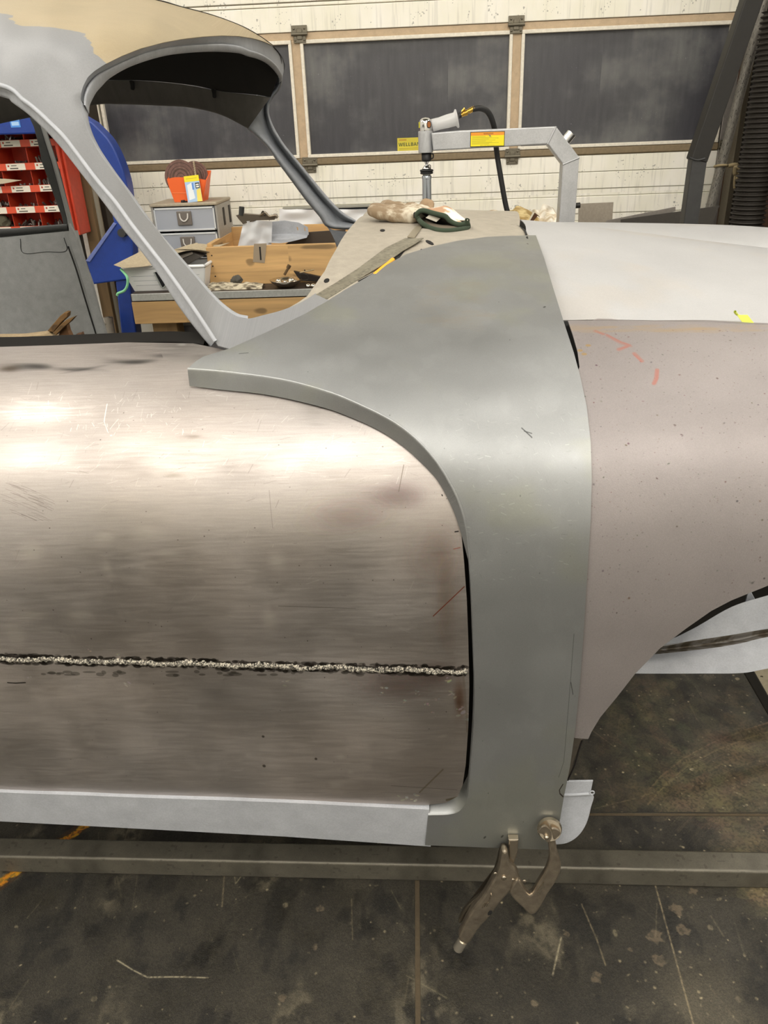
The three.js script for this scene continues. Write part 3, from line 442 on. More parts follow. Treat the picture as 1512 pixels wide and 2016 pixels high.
// zinc-grey sheet of the patch panel
const mSheet = (() => {
  const fm = marks(2048, 2048, -.35, .3, .75, 1.6, (g, T, s) => {
    const at = (u, v) => T(...uvOf(u, v));
    for (let i = 0; i < 230; i++) { const u = rr(880, 1140), v = rr(780, 1150), a = rr(-.5, .5) + (rnd() < .3 ? 1 : 0), l = rr(3, 12), p = at(u, v), q = at(u + l * Math.cos(a), v + l * Math.sin(a)); g.strokeStyle = rnd() < .7 ? `rgba(205,207,201,${rr(.08, .4)})` : `rgba(90,92,90,${rr(.1, .3)})`; g.lineWidth = rr(.6, 1.3); g.beginPath(); g.moveTo(...p); g.lineTo(...q); g.stroke(); }
    for (const [a, b, c] of [[[1025, 850], [1045, 868], 2.6], [[1122, 1345], [1126, 1368], 2], [[1045, 860], [1030, 856], 2], [[478, 713], [496, 711], 1.6]]) { g.strokeStyle = 'rgba(52,54,54,.75)'; g.lineWidth = c; g.beginPath(); g.moveTo(...at(...a)); g.lineTo(...at(...b)); g.stroke(); }
    g.strokeStyle = 'rgba(48,50,50,.55)'; g.lineWidth = 1.4; g.beginPath(); [[1128, 1250], [1108, 1500], [1098, 1530]].forEach((q, i) => i ? g.lineTo(...at(...q)) : g.moveTo(...at(...q))); g.stroke();
    g.strokeStyle = 'rgba(40,30,26,.9)'; g.lineWidth = 3; g.beginPath(); [[1106, 1544], [1099, 1555], [1100, 1562], [1106, 1568]].forEach((q, i) => i ? g.lineTo(...at(...q)) : g.moveTo(...at(...q))); g.stroke();
    for (let i = 0; i < 60; i++) { const t = at(rr(560, 1140), rr(520, 1640)); g.fillStyle = 'rgba(70,72,72,.5)'; g.beginPath(); g.arc(...t, rr(.6, 2), 0, 7); g.fill(); }
    for (const [u, v] of [[953, 1647], [987, 1645], [1071, 608]]) { const t = at(u, v); g.fillStyle = 'rgba(60,60,58,.7)'; g.beginPath(); g.ellipse(...t, 6, 3, .5, 0, 7); g.fill(); }
    // brown stain on the upper part
    for (let i = 0; i < 50; i++) { const t = at(rr(830, 960), rr(560, 650)); g.fillStyle = 'rgba(150,138,112,.06)'; g.beginPath(); g.ellipse(...t, rr(20, 70), rr(6, 22), 0, 0, 7); g.fill(); }
  });
  const col = dataTex(2048, 2048, (x, y, o) => {
    const X = x / 2048 * .75, Y = y / 2048 * 1.6, n = fbm(X * 9 + 2, Y * 9 + 60, 5), c = sstep(.5, .66, fbm(X * 38, Y * 24 + 5, 4)), i = (y * 2048 + x) * 4, a = fm[i + 3] / 255;
    const b = 146 + 13 * (n - .5) + 3 * c + (rnd() - .5) * 7; o[0] = mix(b * .99, fm[i], a); o[1] = mix(b, fm[i + 1], a); o[2] = mix(b * (1.0 - .04 * sstep(.5, .7, n)), fm[i + 2], a);
  }, true, false);
  const rg = dataTex(512, 1024, (x, y, o) => { o[0] = o[2] = 0; o[1] = 255 * clamp(.50 + .22 * (fbm(x / 60, y / 50, 5) - .5), .3, .8); }, false, false);
  return M(0xffffff, 1, .75, { map: placed(col, -.35, .3, .75, 1.6), roughnessMap: placed(rg, -.35, .3, .75, 1.6) });
})();
// fender: pinkish bare metal with rust specks
const mFender = (() => {
  const fm = marks(1024, 1536, .1, .3, .7, 1.2, (g, T) => {
    const at = (u, v) => T(...uvOf(u, v));
    for (let i = 0; i < 620; i++) { const v = 650 + 560 * Math.pow(rnd(), 1.7), t = at(rr(1130, 1512), v), b = rnd() < .08 ? 2.6 : 1.1; g.fillStyle = `rgba(${rr(58, 96) | 0},${rr(50, 72) | 0},${rr(50, 66) | 0},${rr(.3, .85)})`; g.beginPath(); g.ellipse(...t, rr(.5, 1) * b, rr(.4, .8) * b, rr(0, 3), 0, 7); g.fill(); }
    for (const pts of [[[1172, 652], [1188, 658]], [[1196, 660], [1222, 674], [1240, 680]], [[1218, 688], [1236, 682]], [[1248, 697], [1264, 711]], [[1294, 728], [1292, 745], [1286, 756]]]) for (let k = 0; k < 5; k++) { g.strokeStyle = 'rgba(150,98,88,.32)'; g.lineWidth = rr(3, 8); g.beginPath(); pts.forEach((q, i) => { const t = at(q[0] + rr(-2, 2), q[1] + rr(-2, 2)); i ? g.lineTo(...t) : g.moveTo(...t); }); g.stroke(); }
    for (let i = 0; i < 70; i++) { const t = at(rr(1128, 1500), 640 + rr(0, 14)); g.fillStyle = 'rgba(150,126,92,.12)'; g.beginPath(); g.ellipse(...t, rr(8, 40), rr(2, 8), 0, 0, 7); g.fill(); }
    for (const [u, v] of [[1142, 690], [1150, 697], [1158, 680]]) { const t = at(u, v); g.fillStyle = 'rgba(150,116,60,.6)'; g.beginPath(); g.ellipse(...t, 5, 4, 0, 0, 7); g.fill(); }
  });
  const col = dataTex(1024, 1536, (x, y, o) => { const X = x / 1024 * .7, Y = y / 1536 * 1.2, n = fbm(X * 8 + 20, Y * 8 + 3, 5), i = (y * 1024 + x) * 4, a = fm[i + 3] / 255, b = 133 + 20 * (n - .5) + (rnd() - .5) * 8; o[0] = mix(b * 1.01, fm[i], a); o[1] = mix(b * .962, fm[i + 1], a); o[2] = mix(b * .95, fm[i + 2], a); }, true, false);
  return M(0xffffff, .48, .35, { map: placed(col, .1, .3, .7, 1.2), bumpMap: GB(.07), bumpScale: .0001 });
})();
const mHood = (() => { const col = dataTex(1024, 1024, (x, y, o) => { const n = fbt(x / 64, y / 64, 15, 5), m = sstep(.5, .68, fbt(x / 128 + 3, y / 128, 7, 5)), b = 173 + 10 * (n - .5) + (rnd() - .5) * 6; o[0] = b * mix(.985, .995, m); o[1] = b * mix(.985, .98, m); o[2] = b * mix(.99, .965, m); }); return M(0xffffff, .5, .05, { map: placed(col, 0, 0, 1.2, 1.2), bumpMap: GB(.06), bumpScale: .0001 }); })();
const mCowl = M(0xaca496, .55, .1, { map: G(.4), bumpMap: GB(.06), bumpScale: .00015 });

const car = thing('car_body', 'old coupe body stripped to bare steel and grey primer on a jig', 'car', [0, 0, CZ]);

// --- door: steel skin, weld bead and the folded top edge
const doorLine = [[-420, 676], [-160, 682], [0, 683], [120, 679], [250, 674], [380, 676], [430, 686], [480, 700], [560, 735], [650, 750], [740, 790], [830, 850], [880, 920], [904, 975], [907, 1035], [914, 1110], [919, 1180], [922, 1260], [924, 1350], [922, 1431], [917, 1504], [911, 1545], [901, 1568], [878, 1580], [840, 1585], [560, 1576], [300, 1567], [0, 1557], [-420, 1545]];
const door = part(car, 'door', panel(doorLine, (u, v) => skin(u, v), 11, .0015), mDoor);
{
  const A = [-420, -160, 0, 120, 250, 340, 400].map((u, i) => skin(u, [676, 682, 683, 679, 674, 672, 677][i])), back = A.map((p, i) => V(p.x - .004, p.y + .004, p.z - .038)), low = back.map(p => V(p.x, p.y - .13, p.z - .01));
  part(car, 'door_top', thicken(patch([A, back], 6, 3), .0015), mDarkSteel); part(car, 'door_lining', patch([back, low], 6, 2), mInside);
  // weld bead: overlapping ripples
  const gs = [], base = []; let n = 0;
  for (let u = -410; u < 917; u += 4.4) {
    const v = u < 0 ? 1297 + u * .02 : 1297 + 26 * Math.pow(u / 926, 1.05) + 1.6 * Math.sin(u * .045), p = skin(u + rr(-1, 1), v + rr(-1.6, 1.6), .0004);
    const big = rnd() < .3 ? 1.35 : 1; const s = new THREE.IcosahedronGeometry(1, 1); s.scale(rr(.0028, .0042), rr(.0026, .0042) * big, .0026 * rr(.7, 1.3)); s.rotateZ(rr(-.6, .6)); s.translate(p.x, p.y, p.z); gs.push(s);
  }
  const wt = dataTex(256, 256, (x, y, o) => { const b = 150 + 105 * sstep(.35, .7, vn(x / 3, y / 3)) - 90 * (vn(x / 5 + 9, y / 5) > .72); o[0] = b; o[1] = b * .985; o[2] = b * .95; });
  const wm = new THREE.MeshStandardMaterial({ color: 0xf2efe8, metalness: .9, roughness: .3, map: placed(wt, 0, 0, .09, .09), flatShading: false, bumpMap: GB(.03), bumpScale: .0008 });
  const wg = mrg(gs); { const p = wg.attributes.position, uv = wg.attributes.uv; for (let i = 0; i < p.count; i++) uv.setXY(i, p.getX(i), p.getY(i)); }
  const w = new THREE.Mesh(wg, wm); w.name = 'weld_bead'; w.castShadow = w.receiveShadow = true; door.add(w); w.userData.label = 'bright rippled weld bead across the door';
  for (const [u, v, r] of [[890, 1335, 9], [842, 1384, 6], [757, 1354, 6], [908, 1412, 9], [250, 1348, 4], [175, 1280, 3]]) { for (let k = 0; k < 4; k++) { const s = new THREE.IcosahedronGeometry(1, 1), p = skin(u + rr(-r, r) * .6, v + rr(-r, r) * .5); s.scale(.0007 * r * rr(.4, 1), .0006 * r * rr(.4, 1), .0009); s.rotateZ(rr(-1, 1)); s.translate(p.x, p.y, p.z); n++; gs.push(s); } }
}
// --- sill below the door
{
  const Z = (u, v) => { const p = skin(u, v); return p.z; };
  const sill = panel([[-420, 1546], [0, 1560], [300, 1571], [560, 1580], [845, 1594], [848, 1667], [838, 1666], [560, 1647], [300, 1633], [0, 1617], [-420, 1598]], (u, v) => skin(u, v, .006), 12, .0015);
  const m = part(car, 'sill', sill, mPrimer, 'light grey primed sill strip');
  const top = [[-420, 1546], [0, 1560], [300, 1571], [560, 1580], [845, 1594]].map(q => skin(q[0], q[1], .006)), inn = top.map(p => V(p.x, p.y + .001, p.z - .035));
  const lip = new THREE.Mesh(patch([top, inn], 6, 3), mPrimer); lip.name = 'sill_ledge'; m.add(lip);
  const bot = [[-420, 1598], [0, 1617], [300, 1633], [560, 1647], [840, 1666]].map(q => skin(q[0], q[1], .005)), bi = bot.map(p => V(p.x, p.y + .006, p.z - .16));
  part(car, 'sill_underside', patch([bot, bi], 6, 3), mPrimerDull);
  // dark jamb behind the gap between door and patch panel, and a floor pan that closes the body below
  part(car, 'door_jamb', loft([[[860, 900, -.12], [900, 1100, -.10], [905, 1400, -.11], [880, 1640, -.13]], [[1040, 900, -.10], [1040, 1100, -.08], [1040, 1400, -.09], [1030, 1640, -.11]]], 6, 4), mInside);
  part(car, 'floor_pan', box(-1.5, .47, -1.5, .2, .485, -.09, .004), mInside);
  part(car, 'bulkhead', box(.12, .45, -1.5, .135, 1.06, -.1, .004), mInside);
}
// --- front fender with its wheel arch
{
  const arch = [[1900, 1165], [1760, 1122], [1632, 1126], [1512, 1153], [1440, 1182], [1400, 1203], [1350, 1238], [1300, 1276], [1250, 1327], [1215, 1372], [1182, 1412], [1165, 1440], [1158, 1455], [1132, 1453], [1120, 1444], [1080, 1440]];
  const line = [[1118, 631], [1240, 630.5], [1400, 634], [1512, 639.5], [1640, 649], [1900, 672], ...arch, [1070, 1200], [1090, 900], [1110, 800], [1141, 722], [1137, 692], [1127, 657]];
  part(car, 'fender', panel(line, (u, v) => skin(u, v), 13, .0015), mFender, 'bare pinkish metal fender with rust specks');
  const rim = arch.slice(0, 13).map(q => skin(q[0], q[1])), inn = rim.map(p => V(p.x + .006, p.y + .012, p.z - .03));
  part(car, 'arch_flange', patch([rim, inn], 4, 3), mFender);
  // splash panels seen through the arch
  part(car, 'splash_panel', loft([[[1180, 1262, -.30], [1300, 1262, -.34], [1360, 1240, -.36], [1440, 1195, -.37], [1512, 1172, -.38], [1620, 1140, -.38]], [[1180, 1275, -.29], [1300, 1272, -.33], [1360, 1262, -.34], [1440, 1250, -.35], [1512, 1238, -.36], [1620, 1225, -.36]]], 6, 4), mPrimer);
  part(car, 'splash_groove', loft([[[1180, 1275, -.29], [1300, 1270, -.33], [1360, 1262, -.34], [1440, 1250, -.35], [1512, 1238, -.36], [1620, 1225, -.36]], [[1180, 1288, -.32], [1300, 1280, -.35], [1400, 1268, -.36], [1460, 1258, -.37], [1512, 1247, -.37], [1620, 1236, -.37]], [[1180, 1296, -.27], [1300, 1287, -.31], [1400, 1276, -.32], [1460, 1266, -.33], [1512, 1254, -.34], [1620, 1240, -.34]]], 6, 4), M(0xffffff, .75, 0, { map: placed(dataTex(256, 128, (x, y, o) => { const s = sstep(.25, .7, fbt(x / 16, y / 16, 15, 5)); o[0] = mix(92, 150, s); o[1] = mix(82, 146, s); o[2] = mix(66, 140, s); }), 0, 0, .2, .1) }), 'groove covered in brown dust');
  part(car, 'splash_lip', loft([[[1180, 1296, -.27], [1300, 1287, -.31], [1400, 1276, -.32], [1460, 1266, -.33], [1512, 1254, -.34], [1620, 1240, -.34]], [[1180, 1310, -.25], [1260, 1304, -.28], [1390, 1298, -.30], [1460, 1292, -.31], [1512, 1282, -.32], [1620, 1266, -.33]], [[1180, 1324, -.24], [1250, 1326, -.26], [1380, 1326, -.28], [1460, 1325, -.29], [1512, 1316, -.30], [1620, 1295, -.31]]], 6, 5), mPrimer);
  part(car, 'wheel_well', loft([[[1200, 1285, -.42], [1350, 1100, -.42], [1512, 1020, -.42], [1700, 1000, -.42]], [[1200, 1290, -.50], [1350, 1250, -.55], [1512, 1200, -.55], [1700, 1190, -.55]]], 6, 3), mInside);
  part(car, 'bracket', slab([[1466, 1192], [1473, 1165], [1479, 1165], [1487, 1180], [1478, 1190]], -.40, .004), mPrimer);
  // lower stub with its dark seam, and the cut end of the inner sill
  part(car, 'fender_stub', slab([[1115, 1438], [1147, 1457], [1144, 1470], [1130, 1500], [1122, 1535], [1108, 1545], [1090, 1545], [1095, 1440]], -.05, .004), M(0x4d463c, .7, .2, { map: G(.2) }));
  part(car, 'seam_edge', tube([[1146, 1458], [1139, 1480], [1130, 1510], [1118, 1536]].map(q => P(q[0], q[1], -.049)), .0012, 20, 6), M(0x140f0c, .8));
  const sz = -.075;
  const se = part(car, 'sill_end', slab(smoothPx([[1085, 1566], [1168, 1566], [1164, 1590], [1155, 1622], [1140, 1645], [1120, 1659], [1100, 1663], [1080, 1660]], 4), sz, .004), mPrimer);
  for (const [n, g] of [['sill_flange', slab([[1090, 1538], [1168, 1537], [1163, 1562], [1090, 1564]], sz + .004, .003)], ['rolled_bead', tube([P(1085, 1565, sz + .004), P(1125, 1564, sz + .004), P(1163, 1562, sz + .004)], .0028, 10, 10)]]) { const m = new THREE.Mesh(g, mPrimer); m.name = n; m.castShadow = m.receiveShadow = true; se.add(m); }
  const ring = []; for (let i = 0; i < 12; i++) { const a = i / 12 * 6.283, c = P(1165.5, 1560.5, sz + .006); ring.push(V(c.x + .0034 * Math.cos(a), c.y + .0034 * Math.sin(a), c.z)); } const rm = new THREE.Mesh(tube(ring, .0011, 30, 6, true), mPrimer); rm.name = 'bead_end'; se.add(rm);
}
// --- hood and the far fender behind it
let seamRow;
{
  // seam with the fender, crown line seen from here, and the matching far half down to the valley beside the far fender
  const us = [1034, 1110, 1183, 1260, 1339, 1425, 1512, 1640, 1800], vs = [630, 630, 629, 630, 632, 635, 639, 648, 660], vc = [442, 448.5, 456, 464, 473, 484, 495, 512, 536], zs = [-.27, -.29, -.32, -.35, -.38, -.40, -.40, -.40, -.40];
  const rows = [[], [], [], [], [], []];
  us.forEach((u, i) => {
    const a = P(u, vs[i], zs[i]), c = P(u, vc[i], -.8), e = -1.6 - zs[i];
    [0, .33, .66].forEach((k, r) => { const z = mix(zs[i], -.8, k), q = 1 - k; rows[r].push(V(mix(a.x, c.x, k), mix(c.y, a.y, q * q), z)); });
    rows[3].push(V(c.x, c.y, -.8)); [.5, 1].forEach((k, r) => rows[4 + r].push(V(c.x + .03 * k, mix(c.y, a.y - .012, k * k), mix(-.8, e, k))));
  });
  part(car, 'hood', thicken(patch(rows, 6, 6), .0015), mHood, 'pale grey primed hood');
  seamRow = rows[0];
  // far fender: crest line seen beyond the hood
  const crest = [[1000, 441], [1040, 438], [1150, 438], [1300, 440], [1420, 443], [1512, 448], [1640, 458]];
  part(car, 'far_fender', thicken(patch([crest.map(q => P(q[0], q[1] + 70, -1.16)), crest.map(q => P(q[0], q[1] + 26, -1.24)), crest.map(q => P(q[0], q[1], -1.38)), crest.map(q => { const p = P(q[0], q[1], -1.38); return V(p.x, p.y - .03, -1.5); }), crest.map(q => { const p = P(q[0], q[1], -1.38); return V(p.x, p.y - .12, -1.58); }), crest.map(q => { const p = P(q[0], q[1], -1.38); return V(p.x, p.y - .38, -1.62); })], 6, 6), .0015), mHood);
}
{
  // ledge of the fender running in under the hood edge
  const e = [[1118, 631], [1240, 630.5], [1400, 634], [1512, 639.5], [1640, 649]].map(q => skin(q[0], q[1])), far = e.map(p => { let b = seamRow[0], d = 9; for (const q of seamRow) if (Math.abs(q.x - p.x - .03) < d) { d = Math.abs(q.x - p.x - .03); b = q; } return V(p.x + .06, b.y - .004, b.z - .02); });
  part(car, 'fender_ledge', patch([e, e.map((p, i) => V(p.x + .01, p.y - .012, p.z - .02)), far], 5, 3), mFender);
  part(car, 'sliver_backing', panel([[1095, 632], [1122, 632], [1134, 660], [1146, 700], [1150, 735], [1130, 760], [1110, 760], [1100, 690]], (u, v) => skin(u, v, -.012), 20, .001), M(0x090807, .95));  // near-black sheet standing in for the shade inside the cut
}
// --- cowl between windscreen opening and hood
{
  const base = [[480, 640], [560, 614], [602, 590], [640, 536], [664, 490], [688, 453], [716, 426]].map(q => skin(q[0], q[1])), bt = base.map(p => [Math.atan2(p.y - CY, p.z - CZ), p.x]);
  const bx = t => { const q = t > Math.PI / 2 ? Math.PI - t : t; if (q >= bt[6][0]) { return bt[6][1] + (q - bt[6][0]) * .03; } let i = 0; while (i < 5 && q > bt[i + 1][0]) i++; const k = clamp((q - bt[i][0]) / (bt[i + 1][0] - bt[i][0]), 0, 1); return mix(bt[i][1], bt[i + 1][1], k); };
  const pos = [], uv = [], idx = [], NX = 40, NT2 = 80, xr = skin(1035, 466).x + .008, t0 = bt[0][0] + .02;
  for (let j = 0; j <= NT2; j++) for (let i = 0; i <= NX; i++) { const t = t0 + (Math.PI - 2 * t0) * j / NT2, k = j / NT2, b = bx(t), x = b + (xr - .02 * Math.pow(Math.abs(k - .5) * 2, 2) - b) * i / NX, p = SK(t, x, .001); if (t > Math.PI / 2) p.x += .06 * clamp((t - Math.PI / 2) / .9, 0, 1); pos.push(p.x, p.y, p.z); uv.push(p.x, p.y - p.z); }
  for (let j = 0; j < NT2; j++) for (let i = 0; i < NX; i++) { const a = j * (NX + 1) + i, b = a + NX + 1; idx.push(a, a + 1, b, b, a + 1, b + 1); }
  const g = new THREE.BufferGeometry(); g.setAttribute('position', new THREE.Float32BufferAttribute(pos, 3)); g.setAttribute('uv', new THREE.Float32BufferAttribute(uv, 2)); g.setIndex(idx); g.computeVertexNormals();
  part(car, 'cowl', thicken(g, -.0015), mCowl, 'beige dusty cowl panel');
  // cowl and hood shut line: black strip on the skin paints the gap shade
  const ch = [[1000, 440], [1018, 444], [1030, 452], [1035, 466], [1037, 480]];
  part(car, 'shut_line_shade', loft([ch.map(q => { const p = skin(q[0], q[1], .0042); return p; }), ch.map(q => skin(q[0] + 4.5, q[1] + 1, .0042))], 8, 2), M(0x0b0a09, .9));
  // bolt holes: near-black discs on the skin paint the shade inside
  const mh = M(0x0c0a08, .9); for (const [u, v, a, b, r] of [[643, 552, 6, 4, -.4], [753, 453, 5, 2.2, 0], [846, 477, 9, 3, .45], [832, 493, 5, 2.4, .5], [607, 597, 2, 1, 0]]) { const pts = []; for (let i = 0; i < 8; i++) { const t = i / 8 * 6.283; pts.push([u + a * Math.cos(t) * Math.cos(r) - b * Math.sin(t) * Math.sin(r), v + a * Math.cos(t) * Math.sin(r) + b * Math.sin(t) * Math.cos(r)]); } part(car, 'bolt_hole_shade', panel(pts, (x, y) => skin(x, y, .0036), 30, .0008), mh); }
  part(car, 'seam_gap_shade', panel([[704, 553], [730, 540], [765, 516], [797, 493], [788, 505], [765, 527], [738, 545], [716, 556]], (x, y) => skin(x, y, .0036), 20, .0008), mh);  // black patch on the skin: shade of the open gap as colour
}
// --- roof, near pillar and corner in one skin
const header = [[159, 196, -.305], [160, 183, -.308], [164, 169, -.312], [173, 152, -.319], [186, 140, -.328], [206, 127, -.345], [240, 110, -.385], [278, 95, -.445], [320, 84, -.54], [357, 77, -.64], [400, 72, -.76], [436, 70, -.86], [470, 71, -.94], [496, 75, -1.0], [520, 82, -1.05], [538, 91, -1.10], [550, 104, -1.15], [558, 118, -1.20], [561, 131, -1.235], [556, 150, -1.265]];
const silh = [[-800, 40, -.80], [-300, -24, -.80], [0, -30, -.80], [200, -12, -.83], [305, 0, -.86], [357, 14, -.90], [417, 30, -.95], [476, 52, -1.0], [512, 72, -1.05], [538, 90.5, -1.10]];
const pillarFront = [[159, 196, -.31], [161, 219, -.305], [165, 238, -.30], [173, 259, -.297], [185, 283, -.294], [198, 305, -.291], [217, 330, -.288], [237, 357, -.285], [259, 388, -.282], [286, 425, -.277], [311, 455, -.273], [338, 491, -.266], [385, 545, -.256], [415, 581, -.25]];
const pillarRear = [[-723, 175, -.29], [-160, 150, -.29], [0, 168, -.285], [46, 197, -.278], [73, 218, -.274], [112, 255, -.265], [132, 277, -.260], [163, 318, -.252], [195, 360, -.243], [227, 398, -.233], [259, 442, -.222], [290, 482, -.212], [330, 534, -.198], [382, 608, -.182], [424, 672, -.172]];
const flangeEdge = [[-723, 196], [-160, 168], [0, 188], [26, 202], [53, 221], [73, 239], [93, 258], [112, 279], [132, 303], [168, 350], [211, 406], [243, 450], [276, 490], [314, 541], [349, 597], [392, 654], [416, 682]];
{
  const S = (u, v) => [u, v, skin(u, v, .006).z];
  const low = [S(440, 684), S(500, 665), S(560, 640), S(640, 596), S(480, 627), S(560, 613), S(602, 590), S(520, 640)];
  const ctl = [...header, ...silh.slice(0, 9), ...pillarFront, ...pillarRear, ...low, [-160, 60, -.40], [0, 40, -.44], [0, 110, -.335], [100, 130, -.328], [100, 60, -.40], [200, 50, -.47], [300, 40, -.62], [80, 190, -.298], [120, 200, -.300], [-578, 50, -.42]];
  const zf = tps(ctl), rs = (u, v) => P(u, v, zf(u, v));
  const inner = smoothPx([...pillarFront.map(q => [q[0], q[1]]), [438, 604], [465, 622], [488, 627], [520, 620], [560, 609], [602, 590], [644, 560]], 5, false);
  const line = [...smoothPx(silh.map(q => [q[0], q[1]]), 4, false), ...header.slice(0, 16).reverse().slice(1).map(q => [q[0], q[1]]), ...inner, [652, 590], [600, 618], [560, 640], [500, 668], [455, 687], [430, 680], ...smoothPx(pillarRear.map(q => [q[0], q[1]]), 4, false).reverse()];
  // tan primer over the roof, grey below, ragged border
  const b = [[-60, 20], [0, 24], [28, 38], [42, 50], [100, 55], [150, 60], [172, 66], [176, 90], [184, 104], [198, 118], [206, 128]].map(q => rs(q[0], q[1])).map(p => [p.x, p.y - p.z]);
  const RXs = -.75, RYs = 1.45, RW = .75, RH = 1.0;
  const fm = marks(1024, 1024, RXs, RYs, RW, RH, (g, T) => { g.fillStyle = '#fff'; g.beginPath(); b.forEach((q, i) => { const t = T(q[0] + rr(-.004, .004), q[1] + rr(-.004, .004)); i ? g.lineTo(...t) : g.moveTo(...t); }); g.lineTo(...T(.1, b[b.length - 1][1])); g.lineTo(...T(.1, 3)); g.lineTo(...T(-1, 3)); g.closePath(); g.fill(); });
  const col = dataTex(1024, 1024, (x, y, o) => {
    const wx = clamp(Math.round(x + 26 * (fbm(x / 40, y / 22, 3) - .5)), 0, 1023), wy = clamp(Math.round(y + 22 * (fbm(x / 40 + 40, y / 30, 3) - .5)), 0, 1023), t = fm[(wy * 1024 + wx) * 4 + 3] / 255, n = fbm(x / 60, y / 60, 4), e = (rnd() - .5) * 7;
    o[0] = mix(127, 158 + 12 * (n - .5), t) + e; o[1] = mix(128, 144 + 10 * (n - .5), t) + e; o[2] = mix(130, 117 + 8 * (n - .5), t) + e;
  }, true, false);
  const rm = M(0xffffff, .5, 0, { map: placed(col, RXs, RYs, RW, RH), bumpMap: GB(.05), bumpScale: .00005 });
  part(car, 'roof', panel(line, rs, 11, .0012), rm, 'roof and near pillar in tan and grey primer');
  // far half of the roof falls away behind the crown line
  const f = silh.map((q, i) => { const p = P(...q); return p; });
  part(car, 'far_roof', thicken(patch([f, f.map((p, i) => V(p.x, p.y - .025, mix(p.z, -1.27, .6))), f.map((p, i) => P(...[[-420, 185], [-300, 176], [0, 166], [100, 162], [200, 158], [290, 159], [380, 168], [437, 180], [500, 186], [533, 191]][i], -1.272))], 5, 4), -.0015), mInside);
  // header and near pillar lip: channel band and inner lip following the opening
  // three lines round the opening: outer edge, crease of the channel, inner lip
  const ho = header;
  const hm = [[166, 205, -.315], [167, 190, -.32], [172, 174, -.328], [181, 159, -.342], [193, 148, -.357], [211, 138, -.382], [243, 122, -.437], [280, 107, -.507], [321, 96, -.607], [357, 91, -.707], [400, 88, -.807], [436, 87, -.887], [470, 91, -.957], [490, 99, -1.003], [510, 105, -1.053], [528, 115, -1.103], [542, 127, -1.15], [550, 138, -1.195], [555, 148, -1.23], [555, 157, -1.26]];
  const hi = [[173, 222, -.33], [174, 207, -.335], [180, 193, -.342], [188, 179, -.355], [198, 168, -.37], [214, 152, -.395], [246, 133, -.45], [282, 119, -.52], [322, 108, -.62], [357, 103, -.72], [400, 100, -.82], [436, 100, -.90], [470, 103, -.965], [487, 109, -1.01], [506, 114, -1.06], [523, 122, -1.11], [536, 133, -1.158], [545, 144, -1.2], [550, 153, -1.235], [550, 163, -1.265]];
  const back = hi.map(q => [q[0] + 1, q[1] + 1, q[2] - .025]);
  const wf = part(car, 'windscreen_frame', loft([ho, ho.map((q, i) => [mix(q[0], hm[i][0], .12), mix(q[1], hm[i][1], .12), q[2] - .010]), hm.map(q => [q[0], q[1], q[2] - .006])], 4, 4), mPrimer, 'grey windscreen header channel');
  const lipm = new THREE.Mesh(thicken(loft([hm, hm.map((q, i) => [mix(q[0], hi[i][0], .2), mix(q[1], hi[i][1], .2), q[2] + .003]), hi, back], 4, 3), .001), mPrimer); lipm.name = 'inner_lip'; lipm.castShadow = lipm.receiveShadow = true; wf.add(lipm);
  const pf = [...pillarFront, [438, 604, -.248], [465, 622, -.246], [488, 627, -.247]], pi = [[173, 222, -.33], [173, 233, -.325], [177, 250, -.32], [184, 269, -.316], [193, 287, -.312], [205, 307, -.308], [225, 336, -.304], [245, 363, -.30], [265, 390, -.297], [291, 427, -.29], [316, 460, -.285], [343, 492, -.278], [389, 544, -.267], [419, 578, -.261], [442, 600, -.26], [467, 617, -.259], [488, 622, -.26]];
  part(car, 'pillar_lip', thicken(loft([pf, pf.map((q, i) => [mix(q[0], pi[i][0], .5), mix(q[1], pi[i][1], .5), q[2] - .006]), pi, pi.map(q => [q[0] + 1, q[1], q[2] - .02])], 5, 3), .001), mPrimer);
  // rear flange of the near pillar with its raised drip bead
  part(car, 'drip_rail', tube(pillarRear.slice(1).map(q => P(q[0], q[1], q[2] + .0022)), .0030, 110, 8), mPrimer);
  const fz = u => { let i = 0; while (i < pillarRear.length - 2 && u > pillarRear[i + 1][0]) i++; return mix(pillarRear[i][2], pillarRear[i + 1][2], (u - pillarRear[i][0]) / (pillarRear[i + 1][0] - pillarRear[i][0])); };
  const fA = curve(pillarRear.map(q => P(q[0], q[1], q[2] - .002))).getPoints(40), fB = curve(flangeEdge.map(q => P(q[0], q[1], fz(q[0]) - .012))).getPoints(40);
  part(car, 'window_flange', thicken(patch([fA, fA.map((p, i) => p.clone().lerp(fB[i], .5).add(V(0, 0, .001))), fB, fB.map(p => V(p.x + .002, p.y + .002, p.z - .022))], 1, 4), .001), mPrimer);
  // far side: cant rail, pillar and window edge
  const top = [[-420, 185, -1.27], [-160, 168, -1.27], [0, 166, -1.27], [175, 160, -1.27], [258, 158, -1.27], [357, 166, -1.27], [437, 180, -1.27], [500, 187, -1.275], [532, 192, -1.285]], bot = [[-420, 330, -1.31], [-160, 272, -1.31], [0, 240, -1.31], [175, 206, -1.31], [238, 203, -1.31], [317, 206, -1.31], [377, 210, -1.31], [437, 224, -1.31], [490, 250, -1.31]];
  part(car, 'cant_rail', thicken(loft([top, top.map((q, i) => [mix(q[0], bot[i][0], .5), mix(q[1], bot[i][1], .5), -1.285]), bot, bot.map(q => [q[0], q[1], -1.35])], 5, 4), .001), M(0x56534f, .65, 0, { map: G(.3) }), 'dark grey inner rail under the far roof edge');
